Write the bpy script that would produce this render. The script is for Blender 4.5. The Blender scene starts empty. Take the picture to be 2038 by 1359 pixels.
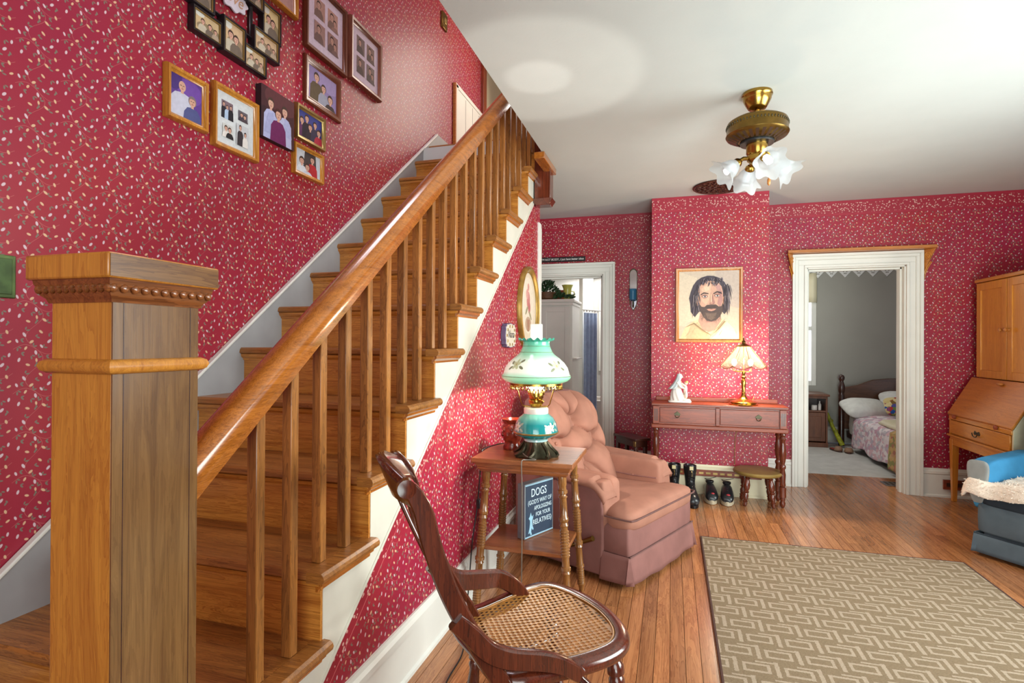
import bpy, bmesh, math, random
from mathutils import Vector, Matrix
R = random.Random(7)
PI = math.pi
scene = bpy.context.scene
COL = scene.collection

# ------------------------------------------------------------------ camera, world, lights, exposure
def make_camera():
    F, W = 1076.575, 2038.0
    yaw, pitch, roll = [math.radians(a) for a in (16.479, 0.184, 0.304)]
    r0 = Vector((math.cos(yaw), math.sin(yaw), 0)); f0 = Vector((-math.sin(yaw), math.cos(yaw), 0)); u0 = Vector((0, 0, 1))
    f = f0 * math.cos(pitch) + u0 * math.sin(pitch); u = u0 * math.cos(pitch) - f0 * math.sin(pitch)
    r = r0 * math.cos(roll) + u * math.sin(roll); u = u * math.cos(roll) - r0 * math.sin(roll)
    cd = bpy.data.cameras.new('camera'); co = bpy.data.objects.new('camera', cd); COL.objects.link(co)
    cd.sensor_width = 36; cd.lens = 36 * F / W; cd.clip_start = 0.02
    m = Matrix((r, u, -f)).transposed().to_4x4(); m.translation = (0, 0, 1.25)
    co.matrix_world = m
    scene.camera = co
make_camera()
vs = scene.view_settings
vs.view_transform = 'Standard'; vs.look = 'None'; vs.gamma = 1; vs.use_curve_mapping = False
vs.exposure = 0.0
try:
    scene.cycles.use_denoising = True
    scene.cycles.max_bounces = 8; scene.cycles.diffuse_bounces = 4
    scene.cycles.sample_clamp_indirect = 6
except Exception: pass
w = bpy.data.worlds.new('world'); scene.world = w; w.use_nodes = True
w.node_tree.nodes['Background'].inputs[0].default_value = (0.80, 0.90, 1, 1)
w.node_tree.nodes['Background'].inputs[1].default_value = 1.0
def area(name, loc, to, sx, sy, power, col, spread=180):
    l = bpy.data.lights.new(name, 'AREA'); l.shape = 'RECTANGLE'; l.size = sx; l.size_y = sy; l.energy = power; l.color = col
    l.spread = math.radians(spread)
    o = bpy.data.objects.new(name, l); COL.objects.link(o); o.location = loc
    o.rotation_euler = (Vector(to) - Vector(loc)).to_track_quat('-Z', 'Y').to_euler(); return o
def point(name, loc, power, col, rad=0.03):
    l = bpy.data.lights.new(name, 'POINT'); l.energy = power; l.color = col; l.shadow_soft_size = rad
    o = bpy.data.objects.new(name, l); COL.objects.link(o); o.location = loc; return o
area('window_light', (0.6, -2.15, 1.55), (0.5, 3, 1.25), 2.6, 1.5, 66, (0.96, 1.0, 0.95))
area('window_light', (2.70, 2.1, 1.45), (-1, 3.0, 1.0), 2.3, 1.4, 100, (0.91, 1.0, 0.97), 130)
area('fill_flash', (1.0, -0.7, 0.45), (1.1, 4.9, 2.45), 1.8, 1.2, 30, (0.84, 1.0, 0.98), 64)  # unseen fill added to brighten the ceiling and far wall
area('stairwell_light', (-1.35, 2.6, 4.9), (-1.5, 2.6, 2), 0.8, 2.2, 50, (0.95, 0.90, 1.0))
area('landing_window_light', (-1.0, 5.2, 3.9), (-1.93, 3.4, 3.2), 0.5, 1.0, 20, (1.0, 0.86, 0.72))
area('bedroom_light', (1.0, 6.6, 2.2), (2.3, 7.2, 0.4), 0.8, 0.8, 15, (1.0, 0.97, 0.90))
area('bathroom_light', (-1.0, 7.1, 2.3), (-1.0, 6.6, 0.5), 0.8, 0.8, 38, (1.0, 0.99, 0.97))

# ------------------------------------------------------------------ materials
def lin(c):
    return tuple(((v / 255) / 12.92 if v / 255 <= 0.04045 else ((v / 255 + 0.055) / 1.055) ** 2.4) for v in c)
def rgba(c): return (*lin(c), 1)
class NT:
    def __init__(s, name):
        s.m = bpy.data.materials.new(name); s.m.use_nodes = True; s.t = s.m.node_tree
        try: s.m.use_transparent_shadow = True
        except Exception: pass
        s.b = s.t.nodes['Principled BSDF']; s.out = s.t.nodes['Material Output']
    def n(s, ty, **kw):
        nd = s.t.nodes.new(ty)
        for k, v in kw.items():
            if k.startswith('i_'): nd.inputs[int(k[2:])].default_value = v
            else: setattr(nd, k, v)
        return nd
    def l(s, a, b): s.t.links.new(a, b)
    def math(s, op, a, b=None, c=None):
        nd = s.n('ShaderNodeMath', operation=op)
        for i, v in enumerate((a, b, c)):
            if v is None: continue
            if isinstance(v, (int, float)): nd.inputs[i].default_value = v
            else: s.l(v, nd.inputs[i])
        return nd.outputs[0]
    def mix(s, f, a, b, bt='MIX'):
        nd = s.n('ShaderNodeMix', data_type='RGBA', blend_type=bt)
        for i, v in ((0, f), (6, a), (7, b)):
            if isinstance(v, (int, float)): nd.inputs[i].default_value = v
            elif isinstance(v, tuple): nd.inputs[i].default_value = v
            else: s.l(v, nd.inputs[i])
        return nd.outputs[2]
    def ramp(s, f, stops):
        nd = s.n('ShaderNodeValToRGB'); e = nd.color_ramp.elements
        while len(e) < len(stops): e.new(0.5)
        for el, (p, c) in zip(e, stops): el.position = p; el.color = c
        s.l(f, nd.inputs[0]); return nd.outputs[0]
    def base(s, c, rough=0.5, metal=0, spec=0.5, coat=0):
        if isinstance(c, tuple): s.b.inputs['Base Color'].default_value = c
        else: s.l(c, s.b.inputs['Base Color'])
        s.b.inputs['Roughness'].default_value = rough; s.b.inputs['Metallic'].default_value = metal
        s.b.inputs['Specular IOR Level'].default_value = spec; s.b.inputs['Coat Weight'].default_value = coat
        s.b.inputs['Coat Roughness'].default_value = 0.15
    def bump(s, h, strength=0.3, dist=0.002):
        nd = s.n('ShaderNodeBump'); nd.inputs['Strength'].default_value = strength; nd.inputs['Distance'].default_value = dist
        s.l(h, nd.inputs['Height']); s.l(nd.outputs[0], s.b.inputs['Normal'])
    def coord(s, kind='Object'):
        return s.n('ShaderNodeTexCoord').outputs[kind]
    def noise(s, vec, scale, detail=3, rough=0.55, dist=0):
        nd = s.n('ShaderNodeTexNoise'); nd.inputs['Scale'].default_value = scale; nd.inputs['Detail'].default_value = detail
        nd.inputs['Roughness'].default_value = rough; nd.inputs['Distortion'].default_value = dist
        s.l(vec, nd.inputs['Vector']); return nd.outputs['Fac']
    def mapping(s, vec, scale=(1, 1, 1), loc=(0, 0, 0), rot=(0, 0, 0), ty='POINT'):
        nd = s.n('ShaderNodeMapping', vector_type=ty); s.l(vec, nd.inputs[0])
        nd.inputs['Location'].default_value = loc; nd.inputs['Rotation'].default_value = rot; nd.inputs['Scale'].default_value = scale
        return nd.outputs[0]
def plain(name, c, rough=0.5, metal=0, spec=0.5, coat=0, var=0.06, nscale=18, bump=0.0, c2=None, bscale=None):
    k = NT(name); v = k.coord()
    f = k.noise(v, nscale)
    a = rgba(c)
    b = rgba(c2) if c2 else tuple(min(1, x * (1 - 2.2 * var)) for x in a[:3]) + (1,)
    k.base(k.mix(k.ramp(f, [(0.35, (0, 0, 0, 1)), (0.65, (1, 1, 1, 1))]), a, b), rough, metal, spec, coat)
    if bump: k.bump(k.noise(v, bscale or nscale * 4, 4), bump)
    return k.m
def wood(name, c1, c2, axis='Y', rough=0.35, coat=0.25, scale=1.0, contrast=1.0, rand=0.0, streak=0.5, pores=0.35, broad=1.0):
    k = NT(name); oi = k.n('ShaderNodeObjectInfo')
    va = k.n('ShaderNodeVectorMath', operation='MULTIPLY_ADD'); k.l(oi.outputs['Random'], va.inputs[0])
    va.inputs[1].default_value = (17.3, 11.1, 23.7); k.l(k.coord(), va.inputs[2])
    sc = {'X': (1.4, 18, 18), 'Y': (18, 1.4, 18), 'Z': (18, 18, 1.4)}[axis]
    v = k.mapping(va.outputs[0], tuple(a * scale for a in sc))
    f = k.noise(v, 1.3 * broad, 4, 0.6, 1.6)
    # growth rings give the cathedral figure
    rings = k.math('FRACT', k.math('MULTIPLY', f, 11.0))
    rings = k.math('POWER', rings, 2.2)
    pv = {'X': (5, 260, 260), 'Y': (260, 5, 260), 'Z': (260, 260, 5)}[axis]
    po = k.noise(k.mapping(va.outputs[0], tuple(a * scale for a in pv)), 1.0, 2, 0.5)
    pr = k.ramp(po, [(0.50, (0, 0, 0, 1)), (0.66, (1, 1, 1, 1))])
    g = k.math('ADD', k.math('MULTIPLY', f, 1 - 0.45 * streak), k.math('MULTIPLY', k.math('SUBTRACT', 1.0, rings), 0.45 * streak))
    col = k.ramp(g, [(0.32, rgba(c2)), (0.68, rgba(c1))])
    dk = tuple(x * 0.55 for x in lin(c2)) + (1,)
    col = k.mix(k.math('MULTIPLY', pr, pores), col, dk)
    if rand:
        mul = k.math('MULTIPLY_ADD', oi.outputs['Random'], 2 * rand, 1 - rand)
        cc = k.n('ShaderNodeCombineColor')
        for i in range(3): k.l(mul, cc.inputs[i])
        col = k.mix(1.0, col, cc.outputs[0], 'MULTIPLY')
    k.base(col, rough, 0, 0.5, coat)
    k.bump(k.math('SUBTRACT', g, k.math('MULTIPLY', pr, .5)), 0.05, 0.001)
    return k.m
def wallpaper(name, ax, base=(156, 36, 48), border=None):
    """red paper with vines of white and cream buds and grey green leaves; ax: which world axis runs along the wall"""
    k = NT(name)
    pos = k.n('ShaderNodeNewGeometry').outputs['Position']
    sx = k.n('ShaderNodeSeparateXYZ'); k.l(pos, sx.inputs[0])
    u = sx.outputs[0 if ax == 'X' else 1]; z = sx.outputs[2]
    PU, PV = 0.128, 0.136
    # half drop every other column
    un = k.math('DIVIDE', u, PU); colm = k.math('FLOOR', un)
    uu = k.math('MULTIPLY', k.math('FRACT', un), PU)
    shift = k.math('MULTIPLY', k.math('FRACT', k.math('MULTIPLY', colm, 0.5)), PV * 0.93)
    vn = k.math('DIVIDE', k.math('ADD', z, shift), PV)
    vv = k.math('MULTIPLY', k.math('FRACT', vn), PV)
    cv = k.n('ShaderNodeCombineXYZ'); k.l(uu, cv.inputs[0]); k.l(vv, cv.inputs[1])
    # a light warp so that shapes are not perfect ellipses
    P = cv.outputs[0]
    rr = random.Random(3)
    def ell(items, grow=1.0):
        acc = None
        for (x, y, a, b, rot) in items:
            v = k.mapping(P, (a * grow, b * grow, 1), (x, y, 0), (0, 0, rot), 'TEXTURE')
            ln = k.n('ShaderNodeVectorMath', operation='LENGTH'); k.l(v, ln.inputs[0])
            acc = ln.outputs['Value'] if acc is None else k.math('MINIMUM', acc, ln.outputs['Value'])
        mr = k.n('ShaderNodeMapRange', clamp=True); k.l(acc, mr.inputs[0])
        for i, v in ((1, 0.85), (2, 1.15), (3, 1), (4, 0)): mr.inputs[i].default_value = v
        return mr.outputs[0]
    white = [(0.030, 0.108, 0.0050, 0.0095, 0.5), (0.062, 0.052, 0.0048, 0.0090, 0.2), (0.100, 0.088, 0.0050, 0.0092, -0.7),
             (0.016, 0.030, 0.0045, 0.0085, -0.3), (0.078, 0.072, .0042, .0080, .6), (0.118, 0.118, .0042, .0080, -.2), (0.010, 0.088, .0042, .0078, .4)]
    cream = [(0.050, 0.086, 0.0050, 0.0085, -0.9), (0.086, 0.020, 0.0050, 0.0088, 0.9), (0.112, 0.052, 0.0046, 0.0080, 0.3),
             (0.040, 0.014, 0.0046, 0.0080, 1.2), (0.076, 0.118, 0.0046, 0.0085, 0.8), (0.034, 0.066, .0042, .0078, -.5), (0.118, 0.022, .0042, .0078, -1.0), (0.064, 0.028, .0040, .0075, .1)]
    leaves = []
    for (x, y) in ((0.024, 0.088), (0.040, 0.122), (0.068, 0.100), (0.060, 0.072), (0.074, 0.038), (0.050, 0.036), (0.100, 0.108),
                   (0.112, 0.076), (0.096, 0.036), (0.026, 0.046), (0.012, 0.062), (0.100, 0.012), (0.062, 0.012), (0.090, 0.068)):
        a = rr.uniform(0, PI)
        leaves.append((x, y, 0.0030, 0.0066, a))
        leaves.append((min(0.122, max(0.006, x + 0.006 * math.cos(a * 2))), min(0.129, max(0.007, y + 0.006)), 0.0028, 0.0056, a + 1.1))
    # stem: a sinuous vine
    ph = k.math('MULTIPLY', vv, 2 * PI / PV)
    wav = k.math('MULTIPLY', k.math('SINE', ph), 0.024)
    d1 = k.math('ABSOLUTE', k.math('SUBTRACT', k.math('SUBTRACT', uu, 0.058), wav))
    wav2 = k.math('MULTIPLY', k.math('SINE', k.math('MULTIPLY', uu, 2 * PI / PU)), 0.015)
    d2 = k.math('ABSOLUTE', k.math('SUBTRACT', k.math('SUBTRACT', vv, 0.062), wav2))
    stem = k.math('MAXIMUM', k.math('LESS_THAN', d1, 0.0008), k.math('LESS_THAN', d2, 0.0007))
    big = k.noise(pos, 1.3, 2)
    b0 = k.mix(k.ramp(big, [(0.35, (0, 0, 0, 1)), (0.65, (1, 1, 1, 1))]), rgba(base), rgba((base[0] - 6, base[1] - 4, base[2] + 12)))
    c = k.mix(k.math('MULTIPLY', stem, 0.5), b0, rgba((196, 122, 112)))
    c = k.mix(ell(leaves, .84), c, rgba((118, 110, 96)))
    c = k.mix(ell(cream, .78), c, rgba((212, 172, 138)))
    c = k.mix(ell(white, .78), c, rgba((208, 184, 190)))
    k.base(c, 0.42, 0, 0.35)
    return k.m
def glassy(name, c, trans=0.6, rough=0.1, transl=0.3, em=None, ems=0):
    k = NT(name); t = k.t
    tr = k.n('ShaderNodeBsdfTransparent'); tr.inputs[0].default_value = rgba(c)
    tl = k.n('ShaderNodeBsdfTranslucent'); tl.inputs[0].default_value = rgba(c)
    k.base(k.mix(k.noise(k.coord(), 14), rgba(c), rgba(tuple(int(v * .96) for v in c))), rough, 0, 0.6)
    if em: k.b.inputs['Emission Color'].default_value = rgba(em); k.b.inputs['Emission Strength'].default_value = ems
    m1 = k.n('ShaderNodeMixShader'); m1.inputs[0].default_value = transl; k.l(k.b.outputs[0], m1.inputs[1]); k.l(tl.outputs[0], m1.inputs[2])
    m2 = k.n('ShaderNodeMixShader'); m2.inputs[0].default_value = trans; k.l(m1.outputs[0], m2.inputs[1]); k.l(tr.outputs[0], m2.inputs[2])
    k.l(m2.outputs[0], k.out.inputs[0]); return k.m
def emis(name, c, s):
    k = NT(name); k.base(rgba(c), 0.5); k.b.inputs['Emission Strength'].default_value = s
    k.l(k.mix(k.noise(k.coord(), 3), rgba(c), rgba(tuple(int(v * .97) for v in c))), k.b.inputs['Emission Color']); return k.m

M = {}
M['paper_x'] = wallpaper('red_vine_wallpaper', 'X'); M['paper_y'] = wallpaper('red_vine_wallpaper_side', 'Y')
M['white'] = plain('white_paint', (222, 220, 212), 0.45, var=0.03, nscale=4)
M['cream'] = plain('cream_paint', (226, 216, 184), 0.45, var=0.03, nscale=4)
M['ceil'] = plain('ceiling_paint', (198, 203, 200), 0.8, var=0.02, nscale=2.5, bump=0.25, bscale=60)
M['skirt'] = plain('shaded_white_skirt_paint', (158, 158, 160), 0.5, var=0.06, nscale=5)  # white paint, with the shade on the wall side put into its grey
M['stringer'] = plain('stringer_paint', (216, 212, 198), 0.5, var=0.05, nscale=5)
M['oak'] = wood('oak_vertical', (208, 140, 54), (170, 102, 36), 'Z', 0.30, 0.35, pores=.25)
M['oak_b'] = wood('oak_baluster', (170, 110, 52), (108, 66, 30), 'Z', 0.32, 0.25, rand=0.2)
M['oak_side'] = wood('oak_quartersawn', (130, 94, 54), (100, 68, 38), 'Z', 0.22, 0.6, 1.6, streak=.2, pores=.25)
M['oak_x'] = wood('oak_riser', (212, 144, 62), (164, 94, 32), 'X', 0.32, 0.3, 1.0)
M['oak_tread'] = wood('oak_tread', (172, 112, 50), (112, 66, 26), 'X', 0.40, 0.08)
M['oak_y'] = wood('oak_rail', (184, 110, 42), (134, 74, 24), 'Y', 0.14, 0.6, 1.4)
M['floorw'] = wood('floor_board_wood', (186, 126, 80), (138, 84, 48), 'Y', 0.24, 0.35, 0.8, rand=0.22)
M['mahog'] = wood('mahogany', (150, 66, 36), (100, 40, 22), 'X', 0.42, 0.1)
M['mahog_z'] = wood('mahogany_turned', (110, 48, 28), (66, 26, 16), 'Z', 0.22, 0.5)
M['rocker'] = wood('rocker_walnut', (98, 42, 24), (58, 24, 15), 'Z', 0.2, 0.6)
M['tablew'] = wood('side_table_oak', (166, 102, 58), (116, 66, 36), 'X', 0.36, 0.15)
M['turned'] = wood('side_table_leg_oak', (154, 104, 54), (98, 60, 28), 'Z', 0.26, 0.4)
M['maple'] = wood('maple_veneer', (206, 136, 44), (180, 108, 28), 'Z', 0.3, 0.3, 0.7, pores=.1)
M['maple_y'] = wood('maple_veneer_cross', (200, 130, 42), (172, 102, 28), 'Y', 0.3, 0.3, 0.7, pores=.1)
M['dark'] = wood('dark_stained_wood', (74, 38, 26), (40, 20, 14), 'X', 0.3, 0.3)
M['honey'] = wood('honey_trim', (196, 124, 56), (156, 90, 34), 'X', 0.35, 0.2)
M['goldfr'] = wood('gold_oak_frame', (206, 142, 50), (158, 94, 30), 'Z', 0.3, 0.3)
M['brownfr'] = wood('brown_frame', (122, 62, 40), (80, 38, 24), 'Z', 0.3, 0.3)
M['rosefr'] = wood('rose_frame', (150, 92, 70), (104, 58, 44), 'Z', 0.35, 0.2)
M['blackfr'] = plain('black_frame', (34, 28, 32), 0.35, var=0.1)
M['gilt'] = plain('gilt_edge', (176, 150, 92), 0.3, metal=0.7, var=0.1)
M['brass'] = plain('brass', (176, 138, 66), 0.22, metal=1, var=0.06, nscale=8)
M['brass_d'] = plain('antique_brass', (128, 98, 46), 0.3, metal=0.9, var=0.12, nscale=20)
M['bronze'] = plain('dark_bronze', (86, 78, 60), 0.38, metal=0.8, var=0.2, nscale=30, bump=0.3)
M['black'] = plain('black_plastic', (24, 24, 26), 0.4, var=0.1)
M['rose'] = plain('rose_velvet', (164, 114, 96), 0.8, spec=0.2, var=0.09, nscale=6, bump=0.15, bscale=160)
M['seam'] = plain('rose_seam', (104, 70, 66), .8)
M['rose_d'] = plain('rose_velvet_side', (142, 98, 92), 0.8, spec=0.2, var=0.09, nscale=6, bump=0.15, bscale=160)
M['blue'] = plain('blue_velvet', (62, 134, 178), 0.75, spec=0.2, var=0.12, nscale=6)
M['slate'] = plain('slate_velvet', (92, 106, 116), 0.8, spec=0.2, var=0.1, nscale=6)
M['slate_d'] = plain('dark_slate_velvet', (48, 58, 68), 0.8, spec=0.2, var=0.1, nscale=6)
M['fur'] = plain('cream_fleece', (232, 216, 200), 0.9, spec=0.1, var=0.05, nscale=40, bump=0.9, bscale=120)
M['cane'] = plain('woven_cane', (172, 116, 52), 0.45, var=0.14, nscale=40)
M['porcelain'] = plain('glazed_porcelain', (228, 220, 212), 0.2, var=0.03, nscale=30)
M['leather'] = plain('black_leather', (30, 32, 36), 0.28, var=0.2, nscale=15)
M['sole'] = plain('rubber_sole', (190, 176, 150), 0.6)
M['redtag'] = plain('red_tag', (190, 50, 60), 0.5)
M['olive'] = plain('olive_gilt_vinyl', (142, 116, 62), 0.35, var=0.14, nscale=10)
M['wire'] = plain('grey_cord', (120, 112, 100), 0.5)
M['greyw'] = plain('grey_wall_paint', (156, 153, 144), 0.7, var=0.03, nscale=2)
M['rugbed'] = plain('pale_grey_rug', (206, 206, 202), 0.95, var=0.06, nscale=9, bump=0.3)
M['curtain'] = plain('denim_blue_curtain', (150, 166, 196), 0.85, var=0.08)
M['leaf'] = plain('ivy_leaf', (40, 84, 42), 0.45, var=0.3, nscale=30)
M['vaseg'] = plain('yellow_green_glaze', (196, 200, 96), 0.25)
M['red_glaze'] = plain('red_brown_glaze', (132, 46, 30), 0.15, var=0.25, nscale=40, bump=0.5, bscale=60)
M['mirror'] = plain('mirror_glass', (215, 205, 205), 0.03, metal=1, var=0.01)
M['daylight'] = emis('daylight_pane', (244, 248, 255), 1.1)
M['cfl'] = emis('white_bulb', (240, 244, 250), 0.6)
M['frost'] = glassy('frosted_glass', (224, 228, 230), 0.28, 0.25, 0.45)

# ------------------------------------------------------------------ mesh helpers
class MB:
    def __init__(s): s.v = []; s.f = []; s.mi = []; s.cur = 0
    def add(s, vs, fs):
        o = len(s.v); s.v += [tuple(v) for v in vs]; s.f += [tuple(i + o for i in f) for f in fs]; s.mi += [s.cur] * len(fs); return s
    def box(s, x0, x1, y0, y1, z0, z1):
        return s.add([(x0,y0,z0),(x1,y0,z0),(x1,y1,z0),(x0,y1,z0),(x0,y0,z1),(x1,y0,z1),(x1,y1,z1),(x0,y1,z1)],
                     [(0,3,2,1),(4,5,6,7),(0,1,5,4),(1,2,6,5),(2,3,7,6),(3,0,4,7)])
    def hexa(s, p):   # eight points: bottom ring, top ring
        return s.add(p, [(0,3,2,1),(4,5,6,7),(0,1,5,4),(1,2,6,5),(2,3,7,6),(3,0,4,7)])
    def prism(s, poly, ax, a, b):
        """poly of 2D points extruded along axis ax from a to b; for 'X' poly=(y,z), 'Y' (x,z), 'Z' (x,y)"""
        def P(p, t): return {'X': (t, p[0], p[1]), 'Y': (p[0], t, p[1]), 'Z': (p[0], p[1], t)}[ax]
        n = len(poly); vs = [P(p, a) for p in poly] + [P(p, b) for p in poly]
        fs = [tuple(range(n - 1, -1, -1)), tuple(range(n, 2 * n))] + [(i, (i + 1) % n, n + (i + 1) % n, n + i) for i in range(n)]
        return s.add(vs, fs)
    def flat(s, poly, ax, t):
        def P(p): return {'X': (t, p[0], p[1]), 'Y': (p[0], t, p[1]), 'Z': (p[0], p[1], t)}[ax]
        return s.add([P(p) for p in poly], [tuple(range(len(poly)))])
    def lathe(s, c, prof, n=24, a0=0, a1=2 * PI, lobes=0, lobe_amp=0, cap=True, ax=None):
        """prof: [(r, z)] about vertical axis at c; ax: optional (origin, direction) axis instead"""
        full = abs(a1 - a0 - 2 * PI) < 1e-6; m = n if full else n + 1
        if ax is not None:
            d = Vector(ax).normalized(); e1 = d.orthogonal().normalized(); e2 = d.cross(e1)
        vs = []
        for (r, z) in prof:
            for i in range(m):
                a = a0 + (a1 - a0) * i / n
                rr = r * (1 + lobe_amp * math.cos(lobes * a)) if lobes else r
                if ax is None: vs.append((c[0] + rr * math.cos(a), c[1] + rr * math.sin(a), c[2] + z))
                else: vs.append(tuple(Vector(c) + d * z + e1 * rr * math.cos(a) + e2 * rr * math.sin(a)))
        fs = []
        for j in range(len(prof) - 1):
            for i in range(n if not full else m):
                k = (i + 1) % m if full else i + 1
                fs.append((j * m + i, j * m + k, (j + 1) * m + k, (j + 1) * m + i))
        if cap and full:
            if prof[0][0] > 1e-5: fs.append(tuple(range(m - 1, -1, -1)))
            if prof[-1][0] > 1e-5: fs.append(tuple((len(prof) - 1) * m + i for i in range(m)))
        return s.add(vs, fs)
    def tube(s, pts, r, n=8, cap=True):
        pts = [Vector(p) for p in pts]; rs = r if isinstance(r, (list, tuple)) else [r] * len(pts)
        vs = []; prev = None
        for i, p in enumerate(pts):
            d = (pts[min(i + 1, len(pts) - 1)] - pts[max(i - 1, 0)]).normalized()
            if prev is None: e1 = d.orthogonal().normalized()
            else:
                e1 = prev - d * prev.dot(d)
                e1 = e1.normalized() if e1.length > 1e-6 else d.orthogonal().normalized()
            prev = e1; e2 = d.cross(e1)
            for k in range(n):
                a = 2 * PI * k / n; vs.append(p + e1 * rs[i] * math.cos(a) + e2 * rs[i] * math.sin(a))
        fs = [(j * n + i, j * n + (i + 1) % n, (j + 1) * n + (i + 1) % n, (j + 1) * n + i) for j in range(len(pts) - 1) for i in range(n)]
        if cap: fs += [tuple(range(n - 1, -1, -1)), tuple((len(pts) - 1) * n + i for i in range(n))]
        return s.add(vs, fs)
    def sweep(s, pts, sec, up=(0, 0, 1)):
        """sec: closed 2D section (side, up) swept along pts, never twisting"""
        pts = [Vector(p) for p in pts]; vs = []; n = len(sec); up = Vector(up)
        for i, p in enumerate(pts):
            d = (pts[min(i + 1, len(pts) - 1)] - pts[max(i - 1, 0)]).normalized()
            sd = d.cross(up).normalized(); u2 = sd.cross(d)
            for (a, b) in (sec(i / (len(pts) - 1)) if callable(sec) else sec): vs.append(p + sd * a + u2 * b)
        n = len(vs) // len(pts)
        fs = [(j * n + i, j * n + (i + 1) % n, (j + 1) * n + (i + 1) % n, (j + 1) * n + i) for j in range(len(pts) - 1) for i in range(n)]
        fs += [tuple(range(n - 1, -1, -1)), tuple((len(pts) - 1) * n + i for i in range(n))]
        return s.add(vs, fs)
    def puff(s, c, dims, e1=0.35, e2=0.35, nu=24, nv=14, M3=None, warp=None):
        """superellipsoid cushion centred at c with half sizes dims"""
        def pw(x, e): return math.copysign(abs(x) ** e, x)
        vs = []
        for j in range(nv + 1):
            b = -PI / 2 + PI * j / nv
            for i in range(nu):
                a = 2 * PI * i / nu
                p = Vector((dims[0] * pw(math.cos(b), e1) * pw(math.cos(a), e2), dims[1] * pw(math.cos(b), e1) * pw(math.sin(a), e2), dims[2] * pw(math.sin(b), e1)))
                if warp: p = warp(p)
                if M3: p = M3 @ p
                vs.append(p + Vector(c))
        fs = [(j * nu + i, j * nu + (i + 1) % nu, (j + 1) * nu + (i + 1) % nu, (j + 1) * nu + i) for j in range(nv) for i in range(nu)]
        return s.add(vs, fs)
    def grid(s, fn, nu, nv):
        vs = [fn(i / nu, j / nv) for j in range(nv + 1) for i in range(nu + 1)]
        m = nu + 1
        return s.add(vs, [(j * m + i, j * m + i + 1, (j + 1) * m + i + 1, (j + 1) * m + i) for j in range(nv) for i in range(nu)])
    def build(s, name, mats, parent=None, origin=(0, 0, 0), smooth=False, bevel=0, world=True, solid=0, merge=False, seg=2):
        me = bpy.data.meshes.new(name)
        off = Vector(origin)
        if parent is not None:
            off = Vector((0, 0, 0))
            if world:
                p = parent
                while p is not None: off += p.location; p = p.parent
        me.from_pydata([tuple(Vector(v) - off) for v in s.v], [], s.f)
        if not isinstance(mats, (list, tuple)): mats = [mats]
        for m in mats: me.materials.append(m)
        if len(mats) > 1: me.polygons.foreach_set('material_index', s.mi)
        bm = bmesh.new(); bm.from_mesh(me)
        if merge: bmesh.ops.remove_doubles(bm, verts=bm.verts, dist=1e-5)
        bmesh.ops.recalc_face_normals(bm, faces=bm.faces); bm.to_mesh(me); bm.free()
        if smooth:
            for p in me.polygons: p.use_smooth = True
            try: me.set_sharp_from_angle(angle=math.radians(42))
            except Exception: pass
        o = bpy.data.objects.new(name, me); COL.objects.link(o)
        if parent is not None: o.parent = parent
        else: o.location = off
        if solid:
            md = o.modifiers.new('solid', 'SOLIDIFY'); md.thickness = solid; md.offset = 0
        if bevel:
            md = o.modifiers.new('bevel', 'BEVEL'); md.width = bevel; md.segments = seg; md.limit_method = 'ANGLE'; md.angle_limit = math.radians(40)
            for p in me.polygons: p.use_smooth = True
            try: me.set_sharp_from_angle(angle=math.radians(30))
            except Exception: pass
        return o
def tag(o, label, cat, group=None, kind=None):
    o['label'] = label; o['category'] = cat
    if group: o['group'] = group
    if kind: o['kind'] = kind
    return o
def thing(name, label, cat, loc=(0, 0, 0), rotz=0, group=None):
    o = bpy.data.objects.new(name, None); COL.objects.link(o); o.location = loc; o.rotation_euler = (0, 0, rotz)
    o.empty_display_size = 0.1
    return tag(o, label, cat, group)
def struct(o): o['kind'] = 'structure'; return o
def bx(name, x0, x1, y0, y1, z0, z1, m, parent=None, bevel=0.0, world=True, **k):
    return MB().box(x0, x1, y0, y1, z0, z1).build(name, m, parent, bevel=bevel, world=world, **k)
def text(name, body, size, m, parent, origin, u, v, ext=0.0004, width=None, align='CENTER', world=True, sx=1.0, shear=0):
    c = bpy.data.curves.new(name, 'FONT'); c.body = body; c.size = size; c.align_x = align; c.align_y = 'CENTER'; c.extrude = ext; c.shear = shear
    c.resolution_u = 3
    o = bpy.data.objects.new(name, c); COL.objects.link(o)
    dg = bpy.context.evaluated_depsgraph_get(); me = bpy.data.meshes.new_from_object(o.evaluated_get(dg)); me.name = name
    bpy.data.objects.remove(o)
    xs = [q.co.x for q in me.vertices]; wd = max(xs) - min(xs); mid = (max(xs) + min(xs)) / 2
    k = width / wd if width else sx
    U = Vector(u).normalized(); V = Vector(v).normalized(); N = U.cross(V); off = Vector((0, 0, 0))
    if world and parent is not None:
        p = parent
        while p is not None: off += p.location; p = p.parent
    for q in me.vertices:
        x = (q.co.x - (mid if align == 'CENTER' else 0)) * k
        q.co = Vector(origin) + U * x + V * q.co.y + N * q.co.z - off
    me.materials.clear(); me.materials.append(m)
    o = bpy.data.objects.new(name, me); COL.objects.link(o)
    if parent is not None: o.parent = parent
    return o
def ellipse(cx, cy, rx, ry, n=20, rot=0):
    return [(cx + rx * math.cos(2 * PI * i / n) * math.cos(rot) - ry * math.sin(2 * PI * i / n) * math.sin(rot),
             cy + rx * math.cos(2 * PI * i / n) * math.sin(rot) + ry * math.sin(2 * PI * i / n) * math.cos(rot)) for i in range(n)]
_cm = {}
def flatcol(c, rough=0.65):
    k = (c, rough)
    if k not in _cm: _cm[k] = plain('print_%02x%02x%02x' % c, c, rough, spec=.25, var=0.05, nscale=60)
    return _cm[k]
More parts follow.
